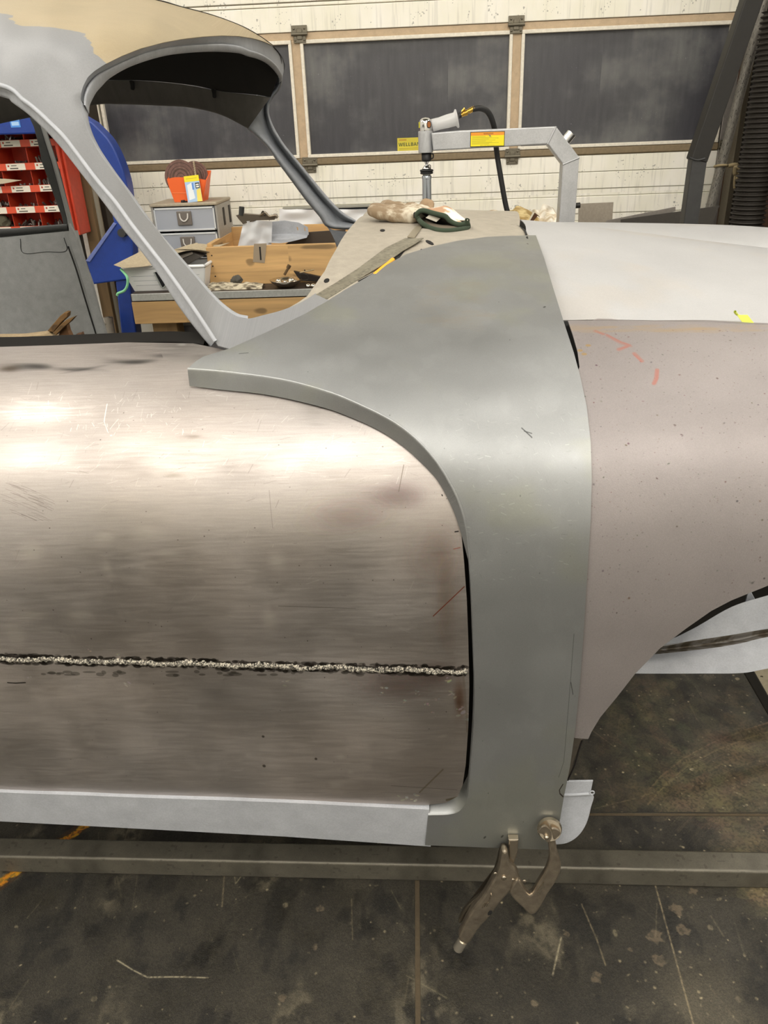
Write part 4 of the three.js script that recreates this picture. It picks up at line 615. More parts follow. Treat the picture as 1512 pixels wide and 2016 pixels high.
  for (const [u, v] of [[260, 168], [421, 184]]) part(car, 'rail_slot', slab(smoothPx([[u - 5, v - 9], [u + 3, v - 8], [u + 4, v], [u + 3, v + 9], [u - 2, v + 8], [u - 3, v]], 3), -1.265, .004, 0), M(0x0a0908, .9));
  const fo = [[556, 150, -1.262], [555, 162, -1.285], [549, 177, -1.305], [538, 191, -1.32], [531, 204, -1.328], [529, 216, -1.33], [531, 231, -1.333], [540, 253, -1.335], [559, 284, -1.338], [582, 312, -1.341], [608, 344, -1.345], [636, 378, -1.348], [659, 404, -1.35], [678, 421, -1.352], [700, 434, -1.355]];
  const fm2 = [[551, 154, -1.27], [550, 162, -1.295], [544, 175, -1.312], [533, 188, -1.325], [526, 202, -1.332], [524, 217, -1.336], [527, 233, -1.339], [536, 259, -1.341], [555, 289, -1.344], [578, 319, -1.347], [604, 351, -1.35], [632, 386, -1.353], [656, 411, -1.355], [676, 428, -1.357], [700, 439, -1.36]];
  const fc = [[540, 140, -1.25], [538, 155, -1.28], [532, 172, -1.30], [522, 186, -1.315], [517, 203, -1.322], [515, 222, -1.326], [516, 240, -1.33], [522, 262, -1.332], [542, 293, -1.335], [566, 324, -1.338], [595, 357, -1.342], [622, 390, -1.345], [645, 418, -1.347], [660, 437, -1.349], [700, 442, -1.352]];
  const fi = [[514, 126, -1.24], [518, 142, -1.27], [514, 162, -1.29], [508, 184, -1.305], [500, 205, -1.312], [490, 228, -1.315], [486, 247, -1.317], [500, 261, -1.32], [526, 286, -1.323], [550, 320, -1.326], [576, 355, -1.33], [604, 393, -1.333], [630, 424, -1.335], [648, 446, -1.337], [700, 450, -1.34]];
  part(car, 'far_pillar', thicken(loft([fo, fo.map((q, i) => [mix(q[0], fm2[i][0], .5), mix(q[1], fm2[i][1], .5), q[2] + .006]), fm2, fm2.map((q, i) => [mix(q[0], fc[i][0], .4), mix(q[1], fc[i][1], .4), q[2] - .018]), fc, fi, fi.map(q => [q[0] - 1, q[1] + 2, q[2] - .05])], 4, 3), .001), M(0x90949a, .5, 0, { map: G(.4) }), 'grey far windscreen pillar with a channel');
  part(car, 'far_pillar_foot', loft([[[640, 440, -1.34], [655, 452, -1.34], [690, 455, -1.34], [720, 440, -1.34]], [[655, 465, -1.33], [664, 478, -1.32], [690, 480, -1.31], [720, 470, -1.31]], [[664, 490, -1.32], [672, 500, -1.31], [690, 500, -1.3], [720, 500, -1.3]]], 6, 4), M(0x5d6065, .55, 0, { map: G(.3) }));
  // far door post, belt rail and quarter panel behind the near window
  const mPost = M(0x3f4141, .6, .1, { map: G(.3) }), mQ = M(0xb4b7b9, .6, 0, { map: G(.5) });
  const zc = -1.40;
  part(car, 'door_post', slab([[55, 226], [78, 243], [90, 283], [102, 320], [112, 352], [120, 385], [131, 428], [138, 470], [116, 470], [126, 452], [121, 426], [108, 392], [95, 355], [82, 320], [75, 285], [66, 250]], zc, .035, .002), mPost, 'dark steel post on the far side');
  part(car, 'door_post', slab([[78, 243], [82, 248], [105, 320], [135, 428], [146, 470], [138, 470], [131, 428], [120, 385], [102, 320], [90, 283]], zc + .004, .02, .001), M(0x8d8f8f, .5, .1));
  part(car, 'belt_rail', mrg([tube([P(-160, 458, zc), P(0, 457, zc), P(70, 452, zc), P(135, 447, zc)], .009, 24, 10), box(P(-160, 480, zc).x, P(0, 470, zc).y - .02, zc - .02, P(128, 470, zc).x, P(0, 455, zc).y, zc - .006, .004)]), mPost);
  part(car, 'quarter_panel', slab([[-160, 464], [0, 468], [130, 455], [148, 455], [160, 500], [180, 570], [210, 668], [-160, 668]], zc + .002, .02, .002), mQ, 'grey inner quarter panel with a drawn line');
  part(car, 'panel_edge', slab([[136, 440], [152, 470], [165, 510], [182, 560], [210, 668], [190, 668], [175, 600], [155, 530], [135, 470]], zc + .012, .012, .002), mQ);
  part(car, 'panel_seam', tube([[134, 485], [150, 530], [168, 590], [192, 668]].map(q => P(q[0], q[1], zc + .013)), .0022, 30, 6), M(0x2b2b2b, .8));
  part(car, 'drawn_line', tube([[40, 470], [46, 498], [90, 496], [130, 494], [126, 468]].map(q => P(q[0], q[1], zc + .003)), .0009, 40, 5), mPost);
}

// ---------------------------------------------------------------- the loose patch panel clamped over the body
{
  const edge = [[370, 725], [453, 732], [560, 747], [648, 771], [707, 795], [771, 827], [818, 862], [858, 906], [886, 950], [906, 993], [918, 1040], [925, 1100]];
  const seg = smoothPx(edge, 6, false);
  const off = (u, v) => { let d = 1e9; for (let i = 0; i < seg.length; i += 2) d = Math.min(d, Math.hypot(u - seg[i][0], v - seg[i][1])); const w = Math.exp(-((d / 170) ** 2)) * (1 - sstep(820, 1120, v)); return .0045 + .020 * w + .004 * sstep(1500, 1650, v); };
  const sf = (u, v) => skin(u, v, off(u, v));
  const line = [...seg, [930, 1180], [934, 1285], [936, 1358], [934, 1431], [929, 1504], [925, 1551], [921, 1574], [909, 1594], [887, 1603], [843, 1605], [837, 1664], [960, 1669], [1087, 1673], [1098, 1640], [1110, 1570], [1122, 1510], [1132, 1440], [1143, 1330], [1150, 1230], [1158, 1100], [1163, 1020], [1165, 940], [1163, 870], [1155, 800], [1142, 740], [1130, 695], [1112, 640], [1090, 570], [1072, 510], [1055, 463], [1010, 464], [960, 466], [900, 474], [850, 485], [800, 500], [760, 522], [720, 547], [680, 570], [640, 595], [600, 618], [520, 656], [452, 686], [400, 702], [386, 711]];
  const b = sf(837, 1664);
  const t = thing('patch_panel', 'new curved grey sheet metal panel clamped over the front of the door opening', 'metal panel', [b.x, b.y, b.z]);
  part(t, 'skin', panel(line, sf, 11, .0014), mSheet);
  // folded flange along the door edge, then narrowing down the side of the opening
  const low = [[374, 759], [429, 766], [528, 777], [628, 799], [687, 819], [748, 847], [797, 880], [846, 926], [870, 957], [893, 1003], [908, 1046], [923, 1100]];
  const A = edge.map(q => sf(q[0], q[1])), Bm = edge.map((q, i) => { const p = sf(mix(q[0], low[i][0], .12), mix(q[1], low[i][1], .12)); return p; }), B = low.map(q => skin(q[0], q[1], .002));
  part(t, 'flange', thicken(patch([A, A.map((p, i) => p.clone().lerp(B[i], .08).add(V(0, -.0005, .0008))), B], 8, 4), .0012), mSheet);
  const side = [[919, 1060], [925, 1100], [930, 1180], [934, 1285], [936, 1358], [934, 1431], [929, 1504], [925, 1551], [921, 1574], [909, 1594], [887, 1603], [843, 1605]].map(q => sf(q[0], q[1]));
  part(t, 'flange', thicken(patch([side, side.map((p, i) => V(p.x - (i < 8 ? .0008 : 0), p.y + (i > 8 ? .004 : 0), p.z - .005)), side.map((p, i) => V(p.x + (i < 8 ? .0005 : 0), p.y + (i > 7 ? .013 : 0), p.z - .028))], 6, 3), .0012), mSheet);
}

// ---------------------------------------------------------------- small things on the body
{ // steel rule lying across the cowl
  const mr = M(0xffffff, .45, .35, { map: (() => { const t = dataTex(512, 64, (x, y, o) => { const n = fbm(x / 14, y / 14, 4); let b = 128 + 40 * (n - .5); const tick = (x % 16 < 2 && y < (x % 80 < 2 ? 26 : 14)) || (x % 20 < 2 && y > 52); if (tick) b -= 40; o[0] = b; o[1] = b * .96; o[2] = b * .84; }); return placed(t, 0, 0, .32, .02); })() });
  const line = [[611, 586], [660, 557], [705, 528], [760, 487], [797, 469], [834, 468.5], [820, 478], [792, 494], [760, 517], [720, 541], [690, 560], [643, 589]];
  const p = skin(611, 586), t = thing('steel_rule', 'worn flexible steel rule lying diagonally across the beige cowl', 'ruler', [p.x, p.y, p.z]);
  const a = skin(620, 587), c = skin(820, 470), dx = V(c.x - a.x, c.y - a.y, c.z - a.z).normalize(), up = V(0, .9, .44), dz = dx.clone().cross(up).normalize();
  part(t, 'blade', panel(line, (u, v) => skin(u, v, .0035 + .004 * sstep(690, 760, u)), 8, .0009, q => { const d = q.clone().sub(a); return [d.dot(dx), d.dot(dz)]; }), mr);
  const q = skin(805, 466), t2 = thing('steel_strip', 'short thin steel strip poking out under the glove', 'strip', [q.x, q.y, q.z]);
  part(t2, 'strip', panel([[802, 466], [812, 452], [824, 442], [832, 443], [826, 454], [816, 468]], (u, v) => skin(u, v, .005), 6, .001), M(0x8d8471, .45, .4));
  const y0 = skin(738, 541, .004), y1 = skin(773, 512, .004), t3 = thing('yellow_marker', 'yellow orange stub showing in the gap beneath the steel rule', 'marker', y0.toArray());
  part(t3, 'stub', mrg([bar(y0, y1, .0036, 14), new THREE.SphereGeometry(.0036, 12, 8).translate(y0.x, y0.y, y0.z), new THREE.SphereGeometry(.0036, 12, 8).translate(y1.x, y1.y, y1.z)]), M(0xf0a528, .5));
  const g = skin(1470, 634, .006), t4 = thing('tape_tag', 'yellow green scrap of tape stuck on the hood seam', 'tape', g.toArray());
  const up2 = seamRow[5], hz = -.395; part(t4, 'scrap', slab([[1449, 618], [1458, 620], [1472, 620], [1479, 629], [1485, 636], [1474, 635], [1461, 634]], hz, .0008, 0), M(0xdfe86a, .8)); part(t4, 'curl', tube([P(1451, 619, hz), P(1448, 616, hz + .004), P(1447, 613, hz + .006)], .002, 8, 6), M(0xcfd95c, .8));
}
{ // work glove on the cowl
  const q = (u, v, z) => { const p = P(u, v, z); return [p.x, p.y, p.z]; };
  const bp = skin(800, 443), t = thing('work_glove', 'dirty canvas work glove with green cuff trim lying on the cowl', 'glove', bp.toArray());
  const bones = [], Z = bp.z - .01, f = (pts, r0, r1) => { for (let i = 0; i + 1 < pts.length; i++) bones.push([...q(...pts[i]), ...q(...pts[i + 1]), mix(r0, r1, i / (pts.length - 1)), mix(r0, r1, (i + 1) / (pts.length - 1))]); };
  f([[808, 427, Z], [775, 424, Z + .005], [748, 419, Z + .008], [734, 415, Z + .01]], .0115, .0105);
  f([[808, 419, Z - .02], [775, 416, Z - .018], [745, 413, Z - .016], [736, 411, Z - .014]], .0115, .010);
  f([[808, 415, Z - .05], [785, 409, Z - .05], [764, 405, Z - .05], [757, 404, Z - .05]], .0105, .0085);
  f([[826, 414, Z - .07], [812, 409, Z - .075], [803, 407, Z - .075]], .010, .0075);
  bones.push([...q(804, 423, Z), ...q(822, 420, Z - .005), .0135, .0125], [...q(806, 417, Z - .03), ...q(826, 415, Z - .03), .012, .0115], [...q(812, 424, Z - .01), ...q(830, 424, Z - .02), .0125, .014], [...q(830, 418, Z - .03), ...q(838, 416, Z - .035), .011, .010]);
  const gx0 = P(722, 415, Z).x, gt = dataTex(512, 512, (x, y, o) => { const X = x / 512, n = fbt(x / 32, y / 32, 15, 5), s = .85 * sstep(.25, .85, n + .75 * (.60 - X)), w = (x % 4 < 1 || y % 4 < 1) ? 7 : 0, b = 226 - w + 20 * (n - .5); o[0] = mix(b, 134, s); o[1] = mix(b * .96, 112, s); o[2] = mix(b * .87, 86, s); });
  part(t, 'hand', blob(bones, .0024, .006), M(0xffffff, .95, 0, { map: placed(gt, gx0 + Z * .5, 0, .135, .135), bumpMap: GB(.02), bumpScale: .0006 }), 'brown stained fingers and cream palm');
  const kn = []; kn.push([...q(832, 410, Z - .06), ...q(838, 401, Z - .06), .010, .0085], [...q(838, 401, Z - .06), ...q(846, 402, Z - .058), .008, .0075], [...q(846, 403, Z - .058), ...q(848, 412, Z - .05), .0075, .006]);
  part(t, 'thumb', blob(kn, .0024, .005), M(0x9c8468, .95, 0, { map: G(.03) }));
  // wide cuff: two lips of green knit, a dark mouth between them and the stained upper side
  const zc = (u, v) => skin(u, Math.max(v, 447), .004).z, ZU = zc(870, 449);
  const up = [[821, 427], [822, 420], [828, 415.5], [837, 415], [852, 419.5], [866, 423], [877, 426], [886, 435], [898, 441], [911, 442], [919, 438], [920, 432]].map((p, i) => P(p[0], p[1], ZU - .03 + .0025 * i)), dn = [[821, 427], [825, 433], [832, 440], [845, 448], [862, 453], [880, 454.5], [900, 452.5], [916, 450], [922, 447], [921, 441], [919, 436]].map((p, i) => P(p[0], p[1], i > 1 && i < 9 ? zc(p[0], p[1]) + .004 : ZU - .02));
  const mk = M(0x4c5c48, .95, 0, { map: G(.02), bumpMap: GB(.012), bumpScale: .001 });
  part(t, 'cuff_trim', mrg([tube(up, .0044, 70, 10), tube(dn, .0044, 70, 10)]), mk, 'dark green knitted trim');
  const dome = [[821, 420], [836, 412], [852, 411], [862, 408], [877, 405], [891, 411], [903, 421], [914, 431], [918, 435]], upc = curve(up).getPoints(8), D = dome.map(p => P(p[0], p[1], ZU - .075));
  part(t, 'cuff', thicken(patch([upc, upc.map((p, i) => p.clone().lerp(D[i], .55).add(V(0, .003, .006))), D, D.map(p => V(p.x - .004, p.y - .012, p.z - .04))], 5, 5), .0015), M(0xffffff, .95, 0, { map: placed(dataTex(256, 256, (x, y, o) => { const X = x / 256, s = sstep(.36, .6, fbt(x / 64, y / 64, 3, 4) * 1.2 - Math.abs(X - .35) * .55); o[0] = mix(238, 172, s); o[1] = mix(230, 136, s); o[2] = mix(212, 106, s); }), P(821, 420, Z).x, 0, .11, .11) }), 'cream cuff with a rusty stain');
  const dnc = curve(dn.slice(0, 9)).getPoints(8), back = upc.map(p => V(p.x - .03, p.y - .006, p.z - .05));
  part(t, 'cuff_lining', patch([dnc, dnc.map((p, i) => V(p.x - .012, p.y + .004, p.z - .04)), back], 5, 4), M(0x6a5f50, .95, 0, { map: G(.03) })); part(t, 'cuff_mouth', patch([upc.map(p => V(p.x, p.y - .002, p.z - .003)), back], 5, 4), M(0x2b2620, .95));
  part(t, 'tag', slab([[838, 429], [845, 423], [867, 430], [859, 437]], ZU - .022, .001, 0), M(0xc9c4b6, .8));
}
{ // C-jaw locking pliers hanging from the corner of the panel
  const q = s => s.map(([x, y]) => [780 + x / 3.217, 1480 + y / 3.217]); const z = -.030;
  const mn = M(0xffffff, .33, .92, { map: placed(dataTex(256, 256, (x, y, o) => { const n = fbt(x / 32, y / 32, 7, 4), b = 165 + 50 * (n - .5) + (rnd() - .5) * 10; o[0] = b * 1.03; o[1] = b * .96; o[2] = b * .86; }), 0, 0, .08, .08) }), mb = M(0xb0a594, .25, .95);
  const c = P(900, 1860, z), t = thing('locking_pliers', 'nickel plated locking pliers with a C jaw hanging from the patch panel corner', 'pliers', c.toArray());
  const arm = part(t, 'jaw_arm', slab(smoothPx(q([[968, 560], [1003, 560], [1022, 640], [1045, 715], [1034, 785], [960, 905], [885, 1025], [845, 1032], [800, 990], [722, 898], [772, 812], [845, 912], [905, 830], [958, 735], [972, 660]]), 4), z + .008, .012, .003), mn, 'bent jaw arm with a bright edge');
  { const txt = slab(q([[893, 885], [935, 828], [940, 860], [900, 912]]), z + .0095, .002, .0005); const m = new THREE.Mesh(txt, mb); m.name = 'stamped_mark'; arm.add(m); }
  part(t, 'handle', slab(smoothPx(q([[672, 640], [705, 640], [722, 712], [768, 768], [782, 828], [722, 890], [655, 965], [600, 1040], [520, 1130], [450, 1225], [396, 1192], [425, 1110], [480, 1010], [545, 930], [600, 840], [650, 740]]), 3), z + .004, .016, .004), mn);
  part(t, 'second_jaw', slab(q([[712, 560], [775, 560], [770, 640], [742, 722], [716, 705]]), z - .006, .012, .002), mb);
  part(t, 'lever', slab(smoothPx(q([[395, 1085], [430, 1010], [500, 940], [545, 900], [610, 790], [640, 700], [665, 610], [700, 610], [690, 660], [668, 730], [600, 850], [540, 925], [470, 990], [410, 1090]]), 3), z - .012, .010, .003), M(0x5d564a, .35, .8));
  part(t, 'slot', slab(smoothPx(q([[580, 1035], [592, 1012], [608, 1014], [600, 1032]]), 3), z + .0055, .002, 0), M(0x070605, .9));
  for (const [x, y, r] of [[683, 800, .0046], [740, 812, .003], [774, 818, .0036], [812, 820, .0032], [628, 772, .003]]) { const p = P(...q([[x, y]])[0], z + .005), g = new THREE.SphereGeometry(r, 14, 8); g.scale(1, 1, .5); part(t, 'rivet', g.translate(p.x, p.y, p.z), mb); }
  const a = P(...q([[425, 1190]])[0], z - .004), b = P(...q([[392, 1244]])[0], z - .004), d = b.clone().sub(a).normalize();
  part(t, 'screw_knob', mrg([bar(a, b, .0088, 22), bar(a.clone().addScaledVector(d, -.004), a, .007, 18), bar(b, b.clone().addScaledVector(d, .002), .0075, 22)]), M(0xcfc8ba, .3, .9));
  for (const [x0, y0, x1, y1] of [[560, 985, 580, 955], [572, 980, 598, 925], [585, 960, 602, 905], [545, 990, 565, 960]]) part(t, 'stamped_mark', bar(P(...q([[x0, y0]])[0], z + .005), P(...q([[x1, y1]])[0], z + .005), .0007, 6), mb);
  // swivel pad pressed on the panel
  const pc = P(...q([[972, 500]])[0], z + .004), pad = new THREE.CylinderGeometry(.0165, .0185, .005, 28); pad.rotateX(1.15); pad.rotateZ(.12); pad.translate(pc.x, pc.y + .002, pc.z);
  part(t, 'swivel_pad', mrg([pad]), mb);
  part(t, 'pad_yoke', mrg([slab(smoothPx(q([[895, 515], [938, 470], [968, 490], [985, 520], [980, 560], [962, 575], [940, 555], [930, 525]]), 3), z + .016, .004, .001), slab(smoothPx(q([[985, 490], [1030, 500], [1042, 520], [1020, 545], [1000, 560], [990, 530]]), 3), z + .012, .004, .001)]), mn);
  const yp = P(...q([[952, 540]])[0], z + .017); part(t, 'rivet', new THREE.SphereGeometry(.0042, 14, 8).translate(yp.x, yp.y, yp.z), mb);
}
{ // jig frame on the floor carrying the body
  const t = thing('jig_frame', 'grey steel jig rail lying along the floor under the sill', 'jig frame', [0, 0, -.32]);
  const mj = M(0xffffff, .5, .5, { map: placed(dataTex(512, 256, (x, y, o) => { const n = fbt(x / 32, y / 32, 7, 5), b = 104 + 40 * (n - .5) - 14 * (vn(x / 9, y / 9) > .9) + (rnd() - .5) * 10; o[0] = b; o[1] = b * .96; o[2] = b * .86; }), 0, 0, .7, .35) });
  const A = P(0, 1677, 0), f = (x, z0 = -.305) => V(x, .026, z0 + .018 * x);
  part(t, 'rail', sq(f(-1.9), f(1.9), .05, .05, V(0, 0, 1), .006), mj); part(t, 'rail', sq(f(-1.9, -1.28), f(1.9, -1.28), .05, .05, V(0, 0, 1), .006), mj);
  for (const x of [-1.5, 1.45]) { part(t, 'cross_beam', sq(V(x, .026, -.28), V(x, .026, -1.34), .05, .05, V(0, 1, 0), .006), mj); for (const z of [-.36, -1.24]) part(t, 'upright', sq(V(x, .05, z), V(x, x < 0 ? .475 : .62, z), .05, .05, V(0, 0, 1), .006), mj); }
  const s0 = P(1470, 1316, -.62), s1 = P(1530, 1420, -.62), dd = s1.clone().sub(s0); part(t, 'brace', sq(s0.clone().addScaledVector(dd, -1.2), s0.clone().addScaledVector(dd, (s0.y - .01) / -dd.y), .022, .022, V(0, 0, 1), .003), mDarkSteel);
  const br = thing('drilled_board', 'pale drilled board standing behind the dark brace at the right edge', 'board', [P(1500, 1350, -.75).x, 0, -.75]);
  part(br, 'board', slab([[1484, 1322], [1560, 1300], [1620, 1440], [1516, 1412]], -.74, .012, .001, [[[1496, 1330], [1503, 1330], [1503, 1334], [1496, 1334]]]), M(0xa89e88, .7, 0, { map: G(.2) }));
  part(br, 'foot', box(P(1560, 1400, -.745).x - .01, 0, -.752, P(1560, 1400, -.745).x + .01, P(1560, 1400, -.745).y, -.742, .001), mDarkSteel);
}
{ // bent post behind the far fender
  const z = -1.72, p0 = P(1360, 440, z), p1 = P(1374, 308, z), p2 = P(1484, -14, z), t = thing('bent_post', 'dark bent steel post leaning to the right behind the far fender', 'post', [p0.x, 0, z]);
  const mp = M(0x3a3a3a, .5, .3, { map: G(.3) }); const d = p2.clone().sub(p1);
  part(t, 'lower_post', sq(V(p0.x - .012, 0, z), p1, .044, .044, V(0, 0, 1), .004), mp);
  part(t, 'upper_post', sq(p1.clone().addScaledVector(d, -.03), p1.clone().addScaledVector(d, 1.9), .05, .05, V(0, 0, 1), .004), M(0x1d1b18, .55, .2, { map: G(.3) }));
  part(t, 'weld_seam', tube([P(1357, 310, z + .026), P(1372, 315, z + .026), P(1388, 312, z + .026)], .003, 12, 6), mp);
  part(t, 'foot_plate', box(p0.x - .09, 0, z - .08, p0.x + .07, .01, z + .08, .002), mp);
}

// ---------------------------------------------------------------- workbench and what lies on it
const woodTex = (dark, seedOff) => dataTex(512, 512, (x, y, o) => { const X = x / 512, Y = y / 512, n = fbm(X * 3 + seedOff, Y * 26 + 3 * fbm(X * 2 + seedOff, Y * 2, 2), 4), k = sstep(.88, .96, vn(X * 9 + seedOff, Y * 9)) * .25, b = 1 - .24 * n - k; o[0] = 222 * b * dark; o[1] = 180 * b * dark; o[2] = 122 * b * dark; });
const mPine = M(0xffffff, .7, 0, { map: placed(woodTex(1, 5), 0, 0, .9, .5) }), mPineV = M(0xffffff, .75, 0, { map: (() => { const t = woodTex(.78, 30); t.rotation = Math.PI / 2; return t; })() }), mCrate = M(0xffffff, .75, 0, { map: placed(woodTex(1.02, 60), .2, .1, .7, .4) });
const BY = .855, BZ = -2.2, BX = P(255, 577, BZ).x;
{
  const t = thing('workbench', 'long timber workbench with a galvanised top edge beneath the overhead door', 'workbench', [0, 0, -2.54]);
  const mTop = M(0x4a3f36, .6, .2, { map: G(.3) });
  part(t, 'worktop', box(BX, BY - .03, -2.88, 1.12, BY, BZ - .004, .002), mTop);
  part(t, 'metal_edge', box(BX + .005, BY - .026, BZ - .004, 1.12, BY + .001, BZ + .001, .0015), M(0xd2d4d0, .4, .5, { map: G(.2) }));
  part(t, 'apron', box(BX, BY - .115, BZ - .045, 1.12, BY - .03, BZ, .003), mPine); part(t, 'apron', box(BX, BY - .115, -2.88, 1.12, BY - .03, -2.84, .003), mPine); part(t, 'end_board', box(BX, BY - .115, -2.84, BX + .04, BY - .03, BZ - .045, .003), mPine);
  for (const x of [BX + .05, .0, 1.15]) for (const z of [BZ - .14, -2.86]) part(t, 'leg', box(x, 0, z, x + .1, BY - .115, z + .09, .003), mPineV);
  // grey tote under the bench
  const a = P(345, 628, -2.35), b = P(430, 690, -2.35), g = thing('grey_tote', 'grey plastic tote standing under the workbench', 'tote', [(a.x + b.x) / 2, 0, -2.5]);
  const mT = M(0x8c8b88, .5); part(g, 'lid', box(a.x - .02, a.y - .025, -2.64, b.x + .3, a.y, -2.33, .006), mT); part(g, 'body', box(a.x, 0, -2.62, b.x + .28, a.y - .025, -2.35, .01), M(0x77767a, .5));
}
{ // pine crate
  const z = -2.34, t = thing('pine_crate', 'open pine crate standing on the workbench with tape over its front', 'crate', [P(530, 545, z).x, BY, z]);
  const l = P(405, 490, z), r = P(672, 476, z), lb = P(410, 548, z), top = (l.y + r.y) / 2;
  part(t, 'front_board', box(l.x, BY, z - .02, r.x + .06, top, z, .002), mCrate); 
  part(t, 'end_board', box(l.x + .001, BY, z - .40, l.x + .021, top + .012, z - .021, .002), mCrate); part(t, 'end_board', box(r.x + .038, BY, z - .40, r.x + .058, top, z - .021, .002), mCrate);
  part(t, 'back_board', box(l.x, BY, z - .42, r.x + .06, top + .03, z - .40, .002), mCrate); part(t, 'base', box(l.x + .021, BY, z - .40, r.x + .038, BY + .012, z - .021, .001), mCrate);
  const tp = part(t, 'tape', slab([[500, 480], [525, 479], [521, 518], [498, 516]], z + .0015, .001, 0), M(0x9c8d78, .5)); const lm = new THREE.Mesh(slab([[510, 486], [513, 486], [515, 512], [512, 512]], z + .0025, .001, 0), mDarkSteel); lm.name = 'tape_fold'; tp.add(lm);
  for (const [u, v] of [[417, 503], [419, 524], [424, 544], [600, 532], [588, 556]]) { const c = P(u, v, z); part(t, 'nail', new THREE.CylinderGeometry(.0028, .0028, .004, 8).rotateX(Math.PI / 2).translate(c.x, Math.max(c.y, BY + .004), z), mDarkSteel); }
}
{ // things in the crate
  const z = -2.50, mW = M(0xcfd0d2, .45), zz = -2.46;
  const c = P(540, 480, zz), t = thing('primed_panel_part', 'light grey primed metal part with two slots lying in the crate', 'car part', [c.x, BY + .012, zz]);
  part(t, 'back_flange', slab([[530, 437], [560, 434], [588, 438], [606, 447], [608, 462], [600, 466], [560, 461], [530, 462]], zz - .03, .004, .001, [[[583, 446], [587, 447], [588, 454], [585, 454]], [[598, 447], [601, 448], [602, 456], [599, 455]]]), mPrimer);
  part(t, 'tray', patch([[P(528, 462, zz - .03), P(570, 460, zz - .03), P(606, 463, zz - .03)], [P(528, 478, zz + .05), P(560, 478, zz + .05), P(604, 468, zz + .02)]], 6, 4), mPrimer);
  part(t, 'support', box(c.x - .02, BY + .012, zz - .06, c.x + .12, c.y - .03, zz - .032, .002), mPrimer);
  const b = thing('clear_bag', 'crumpled clear plastic bag standing in the left of the crate', 'bag', [P(500, 480, zz + .04).x, BY + .012, zz]);
  const bp = [[478, 440], [500, 433], [520, 432], [540, 436], [541, 456], [536, 482], [500, 486], [466, 484], [470, 462]];
  { const rows = []; for (let j = 0; j < 6; j++) { const r = []; for (let i = 0; i < 7; i++) { const k = i / 6, m = j / 5, u = mix(mix(480, 466, m), mix(536, 534, m), k), v = mix(434 + 4 * Math.abs(k - .5), 496, m); r.push(P(u, v, zz + .05 + .028 * (fbm(i * .9 + 3, j * .8, 2) - .5) - .02 * Math.abs(k - .5))); } rows.push(r); } part(b, 'bag', thicken(patch(rows, 5, 5), .001), new THREE.MeshPhysicalMaterial({ color: 0xe9ebee, roughness: .35, transmission: .35, thickness: 0, side: THREE.DoubleSide })); part(b, 'contents', slab([[476, 450], [530, 448], [530, 500], [470, 500]], zz + .02, .03, .004), mW); }
  const h = thing('hinge_bracket', 'rusty steel hinge bracket with a black pin on top of the clear bag', 'bracket', P(495, 432, zz + .04).toArray());
  part(h, 'plate', slab([[464, 424], [480, 420], [520, 423], [544, 427], [540, 433], [505, 434], [478, 441], [470, 432]], zz + .05, .012, .002), M(0x6e655a, .4, .8)); 
  part(h, 'pin', bar(P(475, 424, zz + .045), P(476, 407, zz + .045), .0105, 16), M(0x2c2d2c, .6)); part(h, 'lever', tube([P(512, 424, zz + .055), P(522, 419, zz + .06), P(530, 426, zz + .06), P(543, 424, zz + .06), P(545, 430, zz + .06)], .0048, 30, 8), M(0x8d8373, .3, .9)); part(h, 'clip', tube([P(515, 420, zz + .06), P(518, 416, zz + .06), P(522, 424, zz + .065)], .003, 12, 6), M(0x3a332b, .4, .8));
  // film-covered board and dark sheet behind
  const zb = -2.80, w = thing('wrapped_board', 'long board wrapped in white plastic film against the overhead door', 'board', [P(640, 440, zb).x, BY, zb]);
  part(w, 'film', (() => { const rows = []; for (let j = 0; j < 4; j++) { const r = []; for (let i = 0; i < 10; i++) r.push(P(550 + 190 * i / 9, [412, 420, 432, 446][j] + 3 * (fbm(i * 1.3, j * 2.1, 2) - .5), zb + .018 * fbm(i * 1.1 + 9, j * 1.7, 2))); rows.push(r); } return thicken(patch(rows, 5, 5), .001); })(), M(0xdfe1e4, .4)); part(w, 'top_edge', slab([[556, 409], [760, 402], [760, 406], [556, 413]], zb + .01, .03, .001), M(0x96968c, .6)); part(w, 'core', slab([[552, 414], [756, 407], [756, 520], [552, 520]], zb - .004, .02, .001), M(0x34383f, .7));
  const dk = thing('dark_plate', 'dark brown plate lying in the right of the crate', 'plate', [P(640, 470, -2.5).x, BY + .012, -2.5]); part(dk, 'plate', slab([[596, 458], [680, 452], [680, 480], [560, 482]], -2.52, .01, .001), M(0x433a31, .6, .2)); part(dk, 'rest', box(P(640, 470, -2.5).x - .03, BY + .012, -2.56, P(640, 470, -2.5).x + .05, P(640, 475, -2.53).y, -2.533, .001), mDarkSteel);
}
